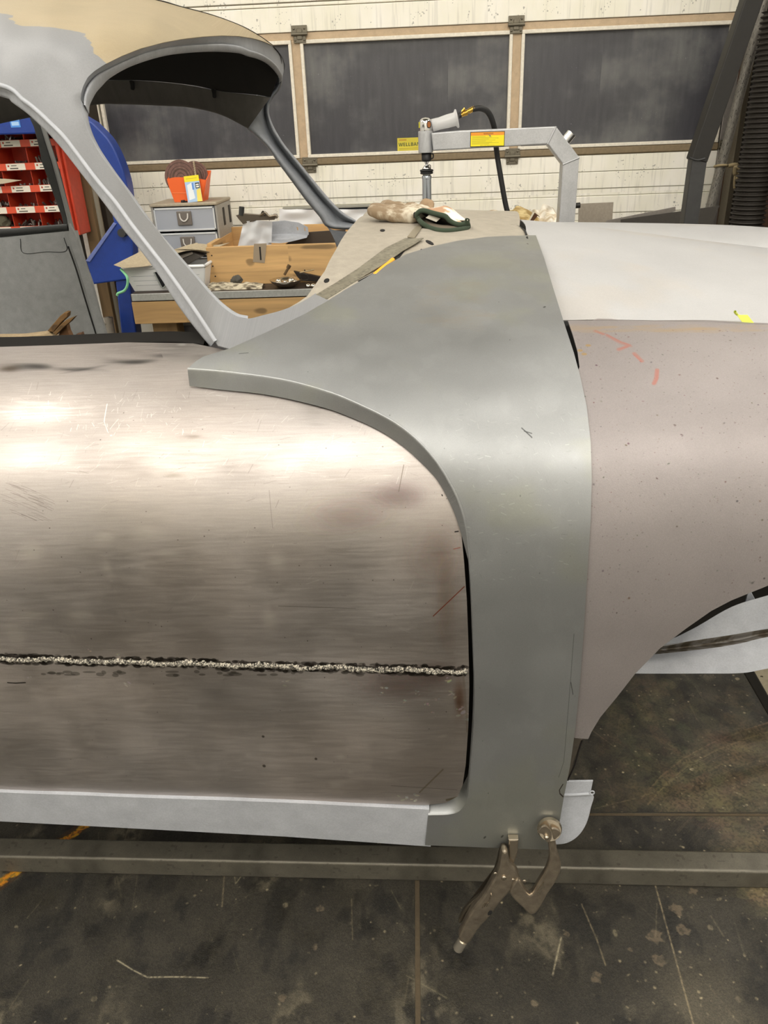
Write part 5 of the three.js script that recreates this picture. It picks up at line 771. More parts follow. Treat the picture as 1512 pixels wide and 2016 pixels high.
{ // parts on the bench in front of the crate
  const z = -2.255, mc = M(0xcfc9be, .16, 1), c = P(563, 552, z);
  const d = thing('chrome_dish', 'shallow chrome dish of small parts on the bench front', 'dish', [c.x, BY, z]);
  part(d, 'bowl', lathe([[.0, .004], [.025, .001], [.036, .004], [.056, .02], [.062, .028], [.064, .029], [.061, .030], [.053, .022], [.034, .008], [0, .007]], V(c.x, BY, z), 40), mc);
  for (const [u, v, r] of [[547, 538, .013], [572, 536, .014], [580, 540, .01], [560, 541, .009]]) { const p = P(u, v, z); const b = thing('polished_dome', { '547': 'shiny round dome at the left rim of the chrome dish', '572': 'largest shiny round dome inside the chrome dish', '580': 'small shiny dome at the right rim of the chrome dish', '560': 'small shiny dome in the middle of the chrome dish' }[u], 'bolt', [p.x, BY + .012, z], 'polished domes in the chrome dish'); part(b, 'bolt_head', lathe([[0, 0], [r * .5, 0], [r * .55, r * .5], [r, r * .9], [r * .95, r * 1.4], [r * .5, r * 1.75], [0, r * 1.85]], V(p.x, BY + .010, z), 18), mc); }  // polished domes, their purpose unknown
  const bt = thing('rusty_bolt', 'rusty bolt standing tilted in the chrome dish', 'bolt', P(563, 536, z).toArray()); part(bt, 'shank', bar(P(560, 541, z + .005), P(569, 525, z + .005), .0052, 10), M(0x6b563c, .6, .5)); part(bt, 'head', bar(P(567, 528, z + .005), P(570, 522, z + .005), .0085, 6), M(0x6b563c, .6, .5));
  const k = thing('bolt_pair', 'two bright bolts joined by a wire clip beside the chrome dish', 'bolts', [P(612, 553, -2.235).x, BY, -2.235]);
  for (const u of [606, 616]) { const p = P(u, 555, -2.235); part(k, 'bolt_head', lathe([[0, 0], [.011, 0], [.012, .006], [.009, .013], [0, .015]], V(p.x, BY, -2.235), 6), mc); }
  part(k, 'wire_clip', tube([P(593, 540, -2.235), P(604, 541, -2.235), P(606, 550, -2.235), P(594, 551, -2.235)], .0016, 30, 6, true), mDarkSteel);
  const sh = thing('dark_tray', 'dark thin metal tray behind the bolts on the bench', 'tray', [P(605, 545, -2.29).x, BY, -2.29]); part(sh, 'tray', slab([[578, 534], [630, 545], [632, 556], [590, 552]], -2.30, .02, .001), M(0x241d19, .6, .3)); part(sh, 'rod', bar(P(590, 537, -2.28), P(618, 531, -2.28), .002, 8), M(0xa59678, .4, .8));
  const q = thing('grimy_rag', 'grimy wrapped cloth bundle lying before the crate', 'rag', [P(465, 558, -2.26).x, BY, -2.26]);
  { const a = P(412, 560, -2.26), b = P(518, 556, -2.26), rows = []; for (let j = 0; j < 6; j++) { const r = []; for (let i = 0; i < 14; i++) { const kk = i / 13, th = j / 5 * Math.PI, n = fbm(i * .8 + 2, j * .9, 3); r.push(V(mix(a.x, b.x, kk), BY + .001 + Math.sin(th) * (.024 + .022 * (n - .5)) * (1 - .5 * kk * kk), -2.26 - Math.cos(th) * .032 * (.7 + .6 * n) * -1)); } rows.push(r); } part(q, 'cloth', patch(rows, 4, 5), M(0xffffff, .9, 0, { map: placed(dataTex(256, 256, (x, y, o) => { const n = fbt(x / 32, y / 32, 7, 5), s = sstep(.3, .8, n); o[0] = mix(206, 84, s); o[1] = mix(196, 74, s); o[2] = mix(172, 60, s); }), 0, 0, .14, .1) })); }
  const wb = thing('wool_wad', 'dark grey wire wool wad on the cloth bundle', 'wad', P(464, 540, -2.285).toArray()); { const p = P(464, 541, -2.285), g = new THREE.IcosahedronGeometry(.021, 4), a = g.attributes.position; for (let i = 0; i < a.count; i++) { const n = .7 + .6 * fbm(a.getX(i) * 120 + 9, a.getY(i) * 120 + a.getZ(i) * 90, 3); a.setXYZ(i, a.getX(i) * n * 1.15, a.getY(i) * n * .9, a.getZ(i) * n); } g.computeVertexNormals(); part(wb, 'wool', g.translate(p.x, BY + .026, p.z), M(0x57544d, .9, .2)); }
}
{ // white mesh basket with a sheet of card on top
  const z = -2.24, a = P(240, 528, z), b = P(402, 520, z), lo = P(255, 574, z), hi2 = P(398, 568, z), D = .17, t = thing('plastic_basket', 'white plastic basket with a dark slot on the left end of the workbench', 'basket', [(a.x + b.x) / 2, BY, z - D / 2]);
  const mB = M(0xf2f3f3, .4); const ty = P(300, 527, z).y;
  const c = [[a.x, b.x, z, z - D], [a.x + .03, b.x - .02, z - .02, z - D + .02]], ring = (i, y, e = 0) => [V(c[i][0] - e, y, c[i][2] + e), V(c[i][1] + e, y, c[i][2] + e), V(c[i][1] + e, y, c[i][3] - e), V(c[i][0] - e, y, c[i][3] - e)];
  const tp = ring(0, ty), bt = ring(1, BY + .002), lerp = (k, y) => tp.map((p, i) => { const q = bt[i].clone().lerp(p, k); return q; });
  for (let i = 0; i < 4; i++) { const j = (i + 1) % 4; part(t, 'wall', thicken(patch([[tp[i], tp[i].clone().lerp(tp[j], .5), tp[j]], [bt[i], bt[i].clone().lerp(bt[j], .5), bt[j]]], 2, 2), .003), mB); }
  part(t, 'rim', tube([...[0, 1, 2, 3].flatMap(i => [.04, .5, .96].map(k => tp[i].clone().lerp(tp[(i + 1) % 4], k)))], .0065, 80, 8, true), mB);
  part(t, 'bottom', box(bt[0].x, BY, bt[2].z, bt[1].x, BY + .004, bt[0].z, .001), mB);
  for (const k of [.25, .45, .65]) { const r = lerp(k); part(t, 'rib', bar(r[0].clone().lerp(r[1], .06).add(V(0, 0, .002)), r[0].clone().lerp(r[1], .94).add(V(0, 0, .002)), .0016, 6), M(0xc2c5c8, .4)); }
  part(t, 'slot', slab([[304, 536], [312, 535], [324, 560], [320, 566]], z + .002, .014, 0), M(0x15161a, .9));
  part(t, 'slot_lip', tube([P(303, 536, z + .004), P(319, 566, z + .0), P(328, 560, z)], .0025, 16, 6), M(0x9fa6a0, .4));
  const cd = thing('card_sheet', 'curled beige card sheet laid over the white basket', 'card', P(300, 515, z - .1).toArray());
  const mC = M(0xb5a78c, .85, 0, { map: G(.2) });
  part(cd, 'sheet', thicken(patch([[P(224, 522, z + .03), P(262, 503, z - .04), P(300, 486, z - .12), P(345, 491, z - .15), P(388, 478, z - .2)], [P(236, 526, z + .05), P(280, 520, z - .0), P(330, 500, z - .05), P(358, 494, z - .08), P(412, 497, z - .12)], [P(246, 528, z + .06), P(300, 522, z + .02), P(345, 500, z - .02), P(384, 492, z - .04), P(413, 496, z - .1)]], 6, 5), .0012), mC);
  part(cd, 'flap', thicken(patch([[P(345, 491, z - .12), P(384, 480, z - .16), P(425, 484, z - .16)], [P(380, 491, z - .08), P(404, 496, z - .1), P(452, 478, z - .14)]], 6, 5), .0012), mC);
  const bx = thing('dark_case', 'dark grey case lying in the white basket under the card', 'case', [P(360, 505, z - .1).x, BY + .01, z - .12]); part(bx, 'case', slab([[340, 503], [376, 494], [398, 506], [372, 520], [345, 530], [330, 525]], z - .06, .12, .004), M(0x4a453f, .7)); part(bx, 'lid_edge', slab([[344, 506], [378, 496], [380, 500], [350, 512]], z - .054, .006, .001), M(0x8a8378, .6));
  const cp = thing('green_strap', 'curled pale green strap hanging off the bench end by the basket', 'strap', P(245, 560, z + .04).toArray()); part(cp, 'strap', tube([P(238, 530, z + .03), P(250, 545, z + .05), P(251, 560, z + .05), P(245, 572, z + .05), P(232, 578, z + .05), P(231, 582, z + .05)], .0052, 40, 8), M(0x8fd9a4, .5));
}
{ // drawer unit with an orange bin of sanding discs
  const z = -2.52, D = .26, x0 = P(297, 405, z).x, x1 = P(424, 400, z).x, yt = P(300, 402, z).y, t = thing('drawer_unit', 'clear fronted plastic drawer unit standing on the workbench', 'drawers', [(x0 + x1) / 2, BY, z - D / 2]);
  const mS = M(0xa7a39b, .5, 0, { map: G(.3) }), mF = new THREE.MeshPhysicalMaterial({ color: 0xc5cad4, roughness: .25, transmission: .35, thickness: 0 });
  part(t, 'top', box(x0 - .006, yt - .012, z - D, x1 + .006, yt, z + .006, .004), M(0xb0a48e, .6, 0, { map: G(.2) })); part(t, 'side', box(x0 - .003, BY, z - D, x0 + .006, yt - .012, z, .002), mS); part(t, 'side', box(x1 - .006, BY, z - D, x1 + .003, yt - .012, z, .002), mS); part(t, 'back', box(x0, BY, z - D, x1, yt - .012, z - D + .006, .001), mS);
  for (const k of [0, 1, 2, 3]) { const zz0 = z - .04 - k * .055; if (k % 2) part(t, 'side_slot', box(x1 + .0028, yt - .10 - .0, zz0 - .03, x1 + .005, yt - .03, zz0, .001), M(0x33302c, .8)); }
  const dh = .098; for (let i = 0; i < 3; i++) {
    const y1 = yt - .016 - i * dh, y0 = y1 - dh + .008; const d = part(t, 'drawer', box(x0 + .008, y0, z - .012, x1 - .008, y1, z + .003, .003), mF); 
    const add = (n, g, m) => { const c = new THREE.Mesh(g, m); c.name = n; d.add(c); };
    const cx = (x0 + x1) / 2; for (const [n, g] of [['frame', box(x0 + .008, y1 - .007, z + .003, x1 - .008, y1, z + .006, .001)], ['frame', box(x0 + .008, y0, z + .003, x1 - .008, y0 + .007, z + .006, .001)], ['frame', box(x0 + .008, y0, z + .003, x0 + .014, y1, z + .006, .001)], ['frame', box(x1 - .014, y0, z + .003, x1 - .008, y1, z + .006, .001)]]) add(n, g, M(0xcdd0d2, .35));
    add('handle', box(cx - .03, y1 - .068, z + .003, cx + .03, y1 - .014, z + .012, .003), M(0x6f6862, .5)); add('pull', tube([V(cx - .017, y1 - .022, z + .013), V(cx - .014, y1 - .042, z + .016), V(cx, y1 - .052, z + .018), V(cx + .014, y1 - .042, z + .016), V(cx + .017, y1 - .022, z + .013)], .003, 20, 8), M(0xc9c5bf, .35));
    add('drawer_box', box(x0 + .012, y0 + .003, z - D + .03, x1 - .012, y0 + .05, z - .02, .002), M(i ? 0x7d8390 : 0x5f6f9a, .6));
  }
  // orange bin
  const zb = z - .05, o = thing('orange_bin', 'bright orange open bin on top of the drawer unit', 'bin', [P(365, 395, zb).x, yt, zb]); const mo = M(0xf0692a, .45);
  const tl = P(329, 353, zb), tr = P(405, 354, zb), bl = P(344, 396, zb), br = P(397, 394, zb);
  part(o, 'front', thicken(patch([[tl, P(345, 349, zb), P(380, 350, zb), tr], [P(334, 370, zb), P(350, 370, zb), P(385, 370, zb), P(402, 370, zb)], [V(bl.x, yt + .001, zb), V(mix(bl.x, br.x, .3), yt + .001, zb), V(mix(bl.x, br.x, .7), yt + .001, zb), V(br.x, yt + .001, zb)]], 4, 4), .003), mo);
  for (const [a, b] of [[tl, V(bl.x, yt, zb)], [tr, V(br.x, yt, zb)]]) part(o, 'side', thicken(patch([[a, a.clone().add(V(0, .03, -.1))], [b, b.clone().add(V(0, 0, -.1))]], 3, 3), .003), mo); part(o, 'bottom', box(bl.x, yt, zb - .1, br.x, yt + .003, zb, .001), mo);
  part(o, 'back', thicken(patch([[tl.clone().add(V(0, .03, -.1)), tr.clone().add(V(0, .03, -.1))], [V(bl.x, yt, zb - .1), V(br.x, yt, zb - .1)]], 2, 2), .003), mo);
  part(o, 'crease', bar(P(338, 380, zb + .003), P(366, 380, zb + .003), .0012, 6), M(0xf58a4e, .4));
  const dt = dataTex(256, 256, (x, y, p) => { const r = Math.hypot(x - 128, y - 128), n = fbt(x / 16, y / 16, 15, 4); const b = (96 + 40 * n + (rnd() - .5) * 16) * (1 - .25 * (Math.sin(r / 4) > .7)); p[0] = b * .98; p[1] = b * .74; p[2] = b * .66; });
  const md = M(0xffffff, .85, 0, { map: dt });
  const disc = (u, v, zz, r, tilt, label) => { const c = P(u, v, zz), g = new THREE.CylinderGeometry(r, r, .0035, 48); g.rotateX(Math.PI / 2 - .12); g.rotateY(tilt); const q = thing('sanding_disc', label, 'sanding disc', [c.x, c.y, zz], 'sanding discs in the orange bin'); part(q, 'disc', g.translate(c.x, c.y, c.z), md); const h = new THREE.TorusGeometry(r * .5, .002, 6, 40); h.rotateX(-.12); h.rotateY(tilt); part(q, 'worn_ring', h.translate(c.x, c.y, c.z + .001), M(0x59493d, .8)); };
  disc(356, 349, zb - .022, .066, 0, 'largest brown sanding disc at the left of the orange bin'); disc(366, 351, zb - .05, .062, .1, 'brown sanding disc just behind the largest one'); disc(384, 344, zb - .07, .052, .25, 'greyish sanding disc tilted at the right of the orange bin');
  const db = thing('drill_bit', 'slim light drill bit standing upright between the sanding discs', 'drill bit', P(383, 345, zb - .008).toArray()); part(db, 'shank', bar(P(386, 350, zb - .008), P(381, 318, zb - .014), .0034, 10), M(0xc4b59a, .5, .3)); for (let i = 0; i < 6; i++) part(db, 'flute', bar(P(380 + i * .6, 321 + i * 4, zb - .007), P(384 + i * .6, 320 + i * 4, zb - .007), .0012, 5), M(0x7d6b52, .6));
  // yellow and blue card packet leaning on the bin
  const pc = document.createElement('canvas'); pc.width = 128; pc.height = 232; const g = pc.getContext('2d'); g.fillStyle = '#a9c6e6'; g.fillRect(0, 0, 128, 232); g.fillStyle = '#f2df1e'; g.fillRect(0, 0, 128, 52); g.fillStyle = '#e8eef2'; g.beginPath(); g.moveTo(16, 80); g.lineTo(58, 60); g.lineTo(70, 200); g.lineTo(14, 214); g.fill(); g.fillStyle = '#5f8fd8'; g.fillRect(58, 64, 16, 60); g.fillStyle = '#f0dc6a'; g.beginPath(); g.moveTo(128, 110); g.lineTo(128, 232); g.lineTo(84, 232); g.lineTo(92, 130); g.fill(); g.fillStyle = '#1b1f2a'; g.fillRect(88, 66, 36, 50); g.fillStyle = '#e8e4da'; g.fillRect(93, 76, 26, 12); g.fillRect(93, 94, 26, 14); g.fillStyle = '#c9b52a'; g.fillRect(14, 22, 96, 5);
  const pt = new THREE.CanvasTexture(pc); pt.colorSpace = THREE.SRGBColorSpace; const zp = zb + .022; const A = P(361, 346, zp - .012), B = P(390, 345, zp - .012), w = B.x - A.x, hh = A.y - yt - .001; const pg = new THREE.BoxGeometry(w, hh, .004); const pk = thing('card_packet', 'small yellow and blue card packet leaning on the orange bin', 'packet', [(A.x + B.x) / 2 + .006, yt, zp]);
  part(pk, 'card', pg.rotateX(-.12).rotateZ(.07).translate((A.x + B.x) / 2 + .006, yt + hh / 2 + .001, zp), M(0xffffff, .5, 0, { map: pt })); 
  const bd = thing('black_bits', 'small black plastic clip lying under the orange bin front', 'clip', P(362, 396, zb + .02).toArray()); part(bd, 'clip', mrg([box(P(357, 396, zb + .02).x, yt, zb + .008, P(363, 396, zb + .02).x, yt + .009, zb + .03, .002), box(P(363, 396, zb + .02).x, yt, zb + .012, P(368, 396, zb + .02).x, yt + .006, zb + .026, .002)]), M(0x151515, .6));
}
{ // air planishing hammer on its C frame
  const z = -2.05, ms = M(0xc2c3c5, .42, .35, { map: G(1.4) }), mch = M(0xd8d8d8, .12, 1), mblk = M(0x161616, .5), mbr = M(0xc9a24c, .25, 1);
  const px = P(1120, 440, z).x, t = thing('planishing_hammer', 'silver C frame air hammer with a yellow warning label and clear handle', 'power hammer', [px, 0, z]);
  const hw = .030; // half of the tube section
  part(t, 'arm', slab([[849, 262], [905, 257], [1095, 249], [1078, 284], [995, 289], [853, 297]], z + hw, 2 * hw, .004), ms); part(t, 'brace', slab([[1095, 249], [1141, 310], [1108, 324], [1078, 284]], z + hw, 2 * hw, .004), ms);
  const c0 = P(1108, 324, z + hw), c1 = P(1141, 310, z + hw); { const s = shapeOf([[c0.x, c0.y], [c1.x, c1.y], [c1.x - .004, 0], [c0.x - .004, 0]]); part(t, 'column', new THREE.ExtrudeGeometry(s, { depth: 2 * hw - .006, bevelEnabled: true, bevelSize: .003, bevelThickness: .003, bevelOffset: -.003, bevelSegments: 2 }).translate(0, 0, z - hw + .003), ms); }
  part(t, 'weld', mrg([bar(P(1095, 249, z + hw), P(1078, 284, z + hw), .003, 8), bar(P(1141, 310, z + hw), P(1108, 324, z + hw), .003, 8)]), ms);
  part(t, 'base_plate', box(px - .3, 0, z - .16, px + .16, .012, z + .16, .003), ms);
  part(t, 'column_cap', new THREE.CylinderGeometry(.016, .016, .03, 18).rotateZ(-.7).translate(P(1119, 270, z).x, P(1119, 270, z).y, z), mch);
  const hc = P(838, 290, z), top = P(838, 258, z).y, bot = P(838, 301, z).y;
  part(t, 'head_sleeve', lathe([[0, bot], [.0232, bot], [.0245, bot + .002], [.0245, top - .002], [.0232, top], [0, top]], V(hc.x, 0, z), 32), ms);
  const ct = P(839, 231, z).y; const cyl = part(t, 'head_cap', lathe([[.022, top], [.0225, top + .004], [.0225, ct - .016], [.019, ct - .008], [.012, ct - .002], [0, ct]], V(hc.x, 0, z), 32), mch);
  { const e = P(844, 245, z + .0225), g = new THREE.CylinderGeometry(.008, .008, .004, 20).rotateX(Math.PI / 2).scale(.8, 1.25, 1).translate(e.x + .001, e.y, z + .0215); const m = new THREE.Mesh(g, M(0x9c5a22, .4)); m.name = 'badge'; cyl.add(m); const r = new THREE.TorusGeometry(.008, .0012, 8, 24).scale(.8, 1.25, 1).translate(e.x + .001, e.y, z + .0232), m2 = new THREE.Mesh(r, mblk); m2.name = 'badge_ring'; cyl.add(m2); const y = P(828, 246, z), m3 = new THREE.Mesh(box(hc.x - .0222, y.y - .009, z + .004, hc.x - .0195, y.y + .009, z + .0125, .001), M(0xd8cf2c, .5)); m3.name = 'side_label'; cyl.add(m3); }
  const h0 = P(851, 247, z + .002), h1 = P(901, 233, z + .002), hd = h1.clone().sub(h0), L = hd.length(), hg = new THREE.LatheGeometry([[.0, 0], [.0195, 0], [.0185, L * .3], [.0205, L * .6], [.0205, L * .88], [.029, L * .95], [.0275, L], [0, L]].map(p => new THREE.Vector2(...p)), 24); hg.applyQuaternion(new THREE.Quaternion().setFromUnitVectors(V(0, 1, 0), hd.clone().normalize())).translate(h0.x, h0.y, h0.z);
  part(t, 'clear_handle', hg, new THREE.MeshPhysicalMaterial({ color: 0xf4f4f4, roughness: .2, transmission: .5, thickness: 0, ior: 1.45 }), 'clear plastic handle');
  const f = [[903, 228, 908, 226, .009, mblk], [906, 227, 914, 224, .0068, mbr], [911, 224, 920, 221, .0088, mbr], [918, 221, 925, 217, .0062, mbr], [923, 219, 934, 213, .0084, mbr]]; for (const [a, b, c, d, r, m] of f) part(t, m === mbr ? 'brass_fitting' : 'handle_collar', bar(P(a, b, z + .002), P(c, d, z + .002), r, 8), m);
  part(t, 'trigger', bar(P(909, 220, z + .002), P(915, 213, z + .002), .0035, 8), mbr);
  const hs = thing('air_hose', 'black rubber air hose arching from the hammer handle down behind its arm', 'hose', P(1000, 438, z - .05).toArray());
  part(hs, 'hose', tube([P(930, 215, z + .002), P(945, 213, z - .002), P(960, 220, z - .02), P(970, 240, z - .045), P(975, 265, z - .06), P(978, 300, z - .055), P(986, 350, z - .05), P(996, 405, z - .05), P(1008, 450, z - .05), P(1016, 520, z - .05)], .0092, 90, 12), M(0x1c1c1c, .55));
  const drop = P(1016, 520, z - .05); part(hs, 'hose_run', tube([drop, V(drop.x + .02, drop.y - .3, z - .05), V(drop.x + .05, .12, z - .02), V(drop.x + .15, .011, z + .05), V(drop.x + .35, .011, z + .08)], .0092, 60, 12), M(0x1c1c1c, .55));
  // chuck, ram and anvil shaft under the head
  const Yv = v => P(839, v, z).y, ax = P(840, 340, z).x;
  part(t, 'chuck', lathe([[0, Yv(318)], [.014, Yv(318)], [.0165, Yv(315)], [.0165, Yv(301)], [0, Yv(301)]], V(ax, 0, z), 24), mblk); part(t, 'hose_barb', tube([V(ax + .015, Yv(303), z), V(ax + .022, Yv(304), z), V(ax + .022, Yv(311), z), V(ax + .014, Yv(313), z)], .0025, 14, 6), mblk);
  part(t, 'retainer', lathe([[.005, Yv(318)], [.009, Yv(318)], [.004, Yv(324)], [.008, Yv(326)], [.014, Yv(331)], [.016, Yv(334)], [.0, Yv(334)]].reverse(), V(ax, 0, z), 24), mch); part(t, 'spring_clip', tube([V(ax + .004, Yv(325), z + .01), V(ax + .012, Yv(325), z + .01), V(ax + .0125, Yv(331), z + .01), V(ax + .006, Yv(332), z + .01)], .0014, 16, 6), mDarkSteel);
  part(t, 'rubber_ring', mrg([new THREE.TorusGeometry(.019, .004, 10, 30).rotateX(Math.PI / 2).translate(ax, Yv(336), z), new THREE.TorusGeometry(.0185, .0035, 10, 30).rotateX(Math.PI / 2).translate(ax, Yv(340.5), z)]), mblk);
  part(t, 'ram_face', lathe([[0, Yv(346)], [.011, Yv(345.5)], [.016, Yv(343)], [.017, Yv(341)], [0, Yv(341)]], V(ax, 0, z), 24), M(0xe4e0d8, .25, .6));
  part(t, 'anvil_shaft', lathe([[0, Yv(440) - .3], [.0155, Yv(440) - .3], [.0155, Yv(353)], [.0163, Yv(352)], [.0163, Yv(346.5)], [.013, Yv(345)], [0, Yv(344.5)]], V(ax, 0, z), 28), M(0xb4bac2, .22, .9)); 
  part(t, 'lower_arm', box(ax - .03, Yv(440) - .36, z - hw, px, Yv(440) - .30, z + hw, .004), ms);
  part(t, 'clamp_knob', bar(P(1132, 405, z), P(1142, 404, z), .009, 16), mDarkSteel);
  // warning label
  const lc = document.createElement('canvas'); lc.width = 512; lc.height = 224; const g = lc.getContext('2d'); g.fillStyle = '#1a1408'; g.fillRect(0, 0, 512, 224); g.fillStyle = '#f4e21c'; g.fillRect(8, 8, 496, 204); g.fillStyle = '#ee9a2c'; g.fillRect(8, 8, 496, 48); g.fillStyle = '#7a4416'; g.font = 'bold 30px sans-serif'; g.fillText('WARNING', 196, 42); g.fillStyle = '#8e8a2c'; for (let i = 0; i < 9; i++) g.fillRect(26, 66 + i * 14, 200 + ((i * 97) % 240), 4); g.fillStyle = '#3a3410'; g.font = '13px sans-serif'; g.fillText('READ ALL SAFETY RULES BEFORE USE', 150, 206); g.fillStyle = '#8f8060'; g.beginPath(); g.moveTo(262, 44); g.lineTo(306, 50); g.lineTo(302, 84); g.fill();
  const lt = new THREE.CanvasTexture(lc); lt.colorSpace = THREE.SRGBColorSpace; const a = P(926, 260, z + hw + .001), b = P(994, 258, z + hw + .001), d = P(926, 290, z + hw + .001); const pg = new THREE.PlaneGeometry(b.x - a.x, a.y - d.y); pg.rotateZ(Math.atan2(b.y - a.y, b.x - a.x)).translate((a.x + b.x) / 2, (a.y + d.y) / 2 + (b.y - a.y) / 2, z + hw + .0008); part(t, 'warning_label', pg, M(0xffffff, .5, 0, { map: lt }), 'yellow and orange warning label');
}
{ // rags and offcut sheets at the right of the bench
  const z = -2.42, base = P(1020, 440, z);
  const cloth = (u0, u1, v0, v1, zz, amp, sd, cols, label) => {
    const rows = [], n = 11, m = 7; for (let j = 0; j < m; j++) { const r = []; for (let i = 0; i < n; i++) { const k = i / (n - 1), q = j / (m - 1), b = fbm(i * .55 + sd, j * .6 + sd, 3), hump = Math.pow(Math.sin(Math.PI * (.08 + .84 * k)), .6); const top = P(mix(u0, u1, k), mix(v1, v0, hump * (.7 + .6 * b)), zz); r.push(V(top.x, mix(top.y, BY + .002, Math.pow(q, 1.5)), zz - .05 + q * .13 + amp * (fbm(i * 1.2 + sd, j * 1.1, 2) - .5))); } rows.push(r); }
    const c = thing('shop_rag', label, 'rag', [P((u0 + u1) / 2, v1, zz).x, BY, zz], 'rags heaped on the bench'); part(c, 'cloth', thicken(patch(rows, 5, 5), .0015), M(0xffffff, .95, 0, { map: placed(dataTex(256, 256, (x, y, o) => { const s = sstep(.40, .62, fbt(x / 32 + sd, y / 32, 7, 4)); for (let a = 0; a < 3; a++) o[a] = mix(cols[0][a], cols[1][a], s); }), 0, 0, .3, .2) }));
  };
  cloth(928, 1012, 416, 446, z, .07, 3, [hex(0xe8dcc6), hex(0xc6a884)], 'pale rag with brown stains at the left of the heap');
  cloth(975, 1065, 413, 446, z + .05, .08, 21, [hex(0xd9c592), hex(0xa88c58)], 'yellowish tan rag in the middle of the heap');
  cloth(1040, 1106, 410, 446, z - .02, .08, 44, [hex(0xf2ece0), hex(0xcbbca2)], 'white crumpled rag right beside the hammer column');
  const bx = thing('small_carton', 'small open brown carton among the rags', 'carton', P(1050, 432, z + .09).toArray()); part(bx, 'side', thicken(patch([[P(1040, 436, z + .1), P(1052, 418, z + .1)], [P(1048, 438, z + .1), P(1059, 424, z + .1)]], 2, 2), .001), M(0x5e3d26, .8)); part(bx, 'flap', thicken(patch([[P(1052, 418, z + .1), P(1060, 423, z + .1)], [P(1049, 417, z + .08), P(1063, 428, z + .08)]], 2, 2), .001), M(0xcdbfa4, .8)); part(bx, 'side', thicken(patch([[P(1040, 436, z + .102), P(1049, 417, z + .102)], [P(1042, 437, z + .104), P(1053, 418, z + .104)]], 2, 2), .001), M(0xdcd2bd, .8));
  const sh = (name, label, px, zz, col, m) => { const c = P(px[0][0], px[0][1], zz), g = thing(name, label, 'metal sheet', [c.x, BY, zz]); part(g, 'sheet', slab(px, zz, .003, .0008), M(col, .5, m, { map: G(.2) })); };
  sh('steel_offcut', 'upright grey brown square steel offcut leaning right of the hammer', [[1139, 401], [1208, 398], [1206, 425], [1200, 560], [1136, 560]], -2.60, 0xa69c8e, .2);
  sh('steel_offcut', 'long thin grey steel offcut lying behind the dark sheet', [[1190, 440], [1195, 434], [1330, 407], [1330, 416], [1260, 436], [1250, 560], [1190, 560]], -2.55, 0x87817a, .2);
  sh('steel_offcut', 'long dark steel sheet sloping up beside the bent post', [[1222, 432], [1417, 405], [1403, 440], [1370, 560], [1222, 560]], -2.50, 0x3c3833, .1);
}
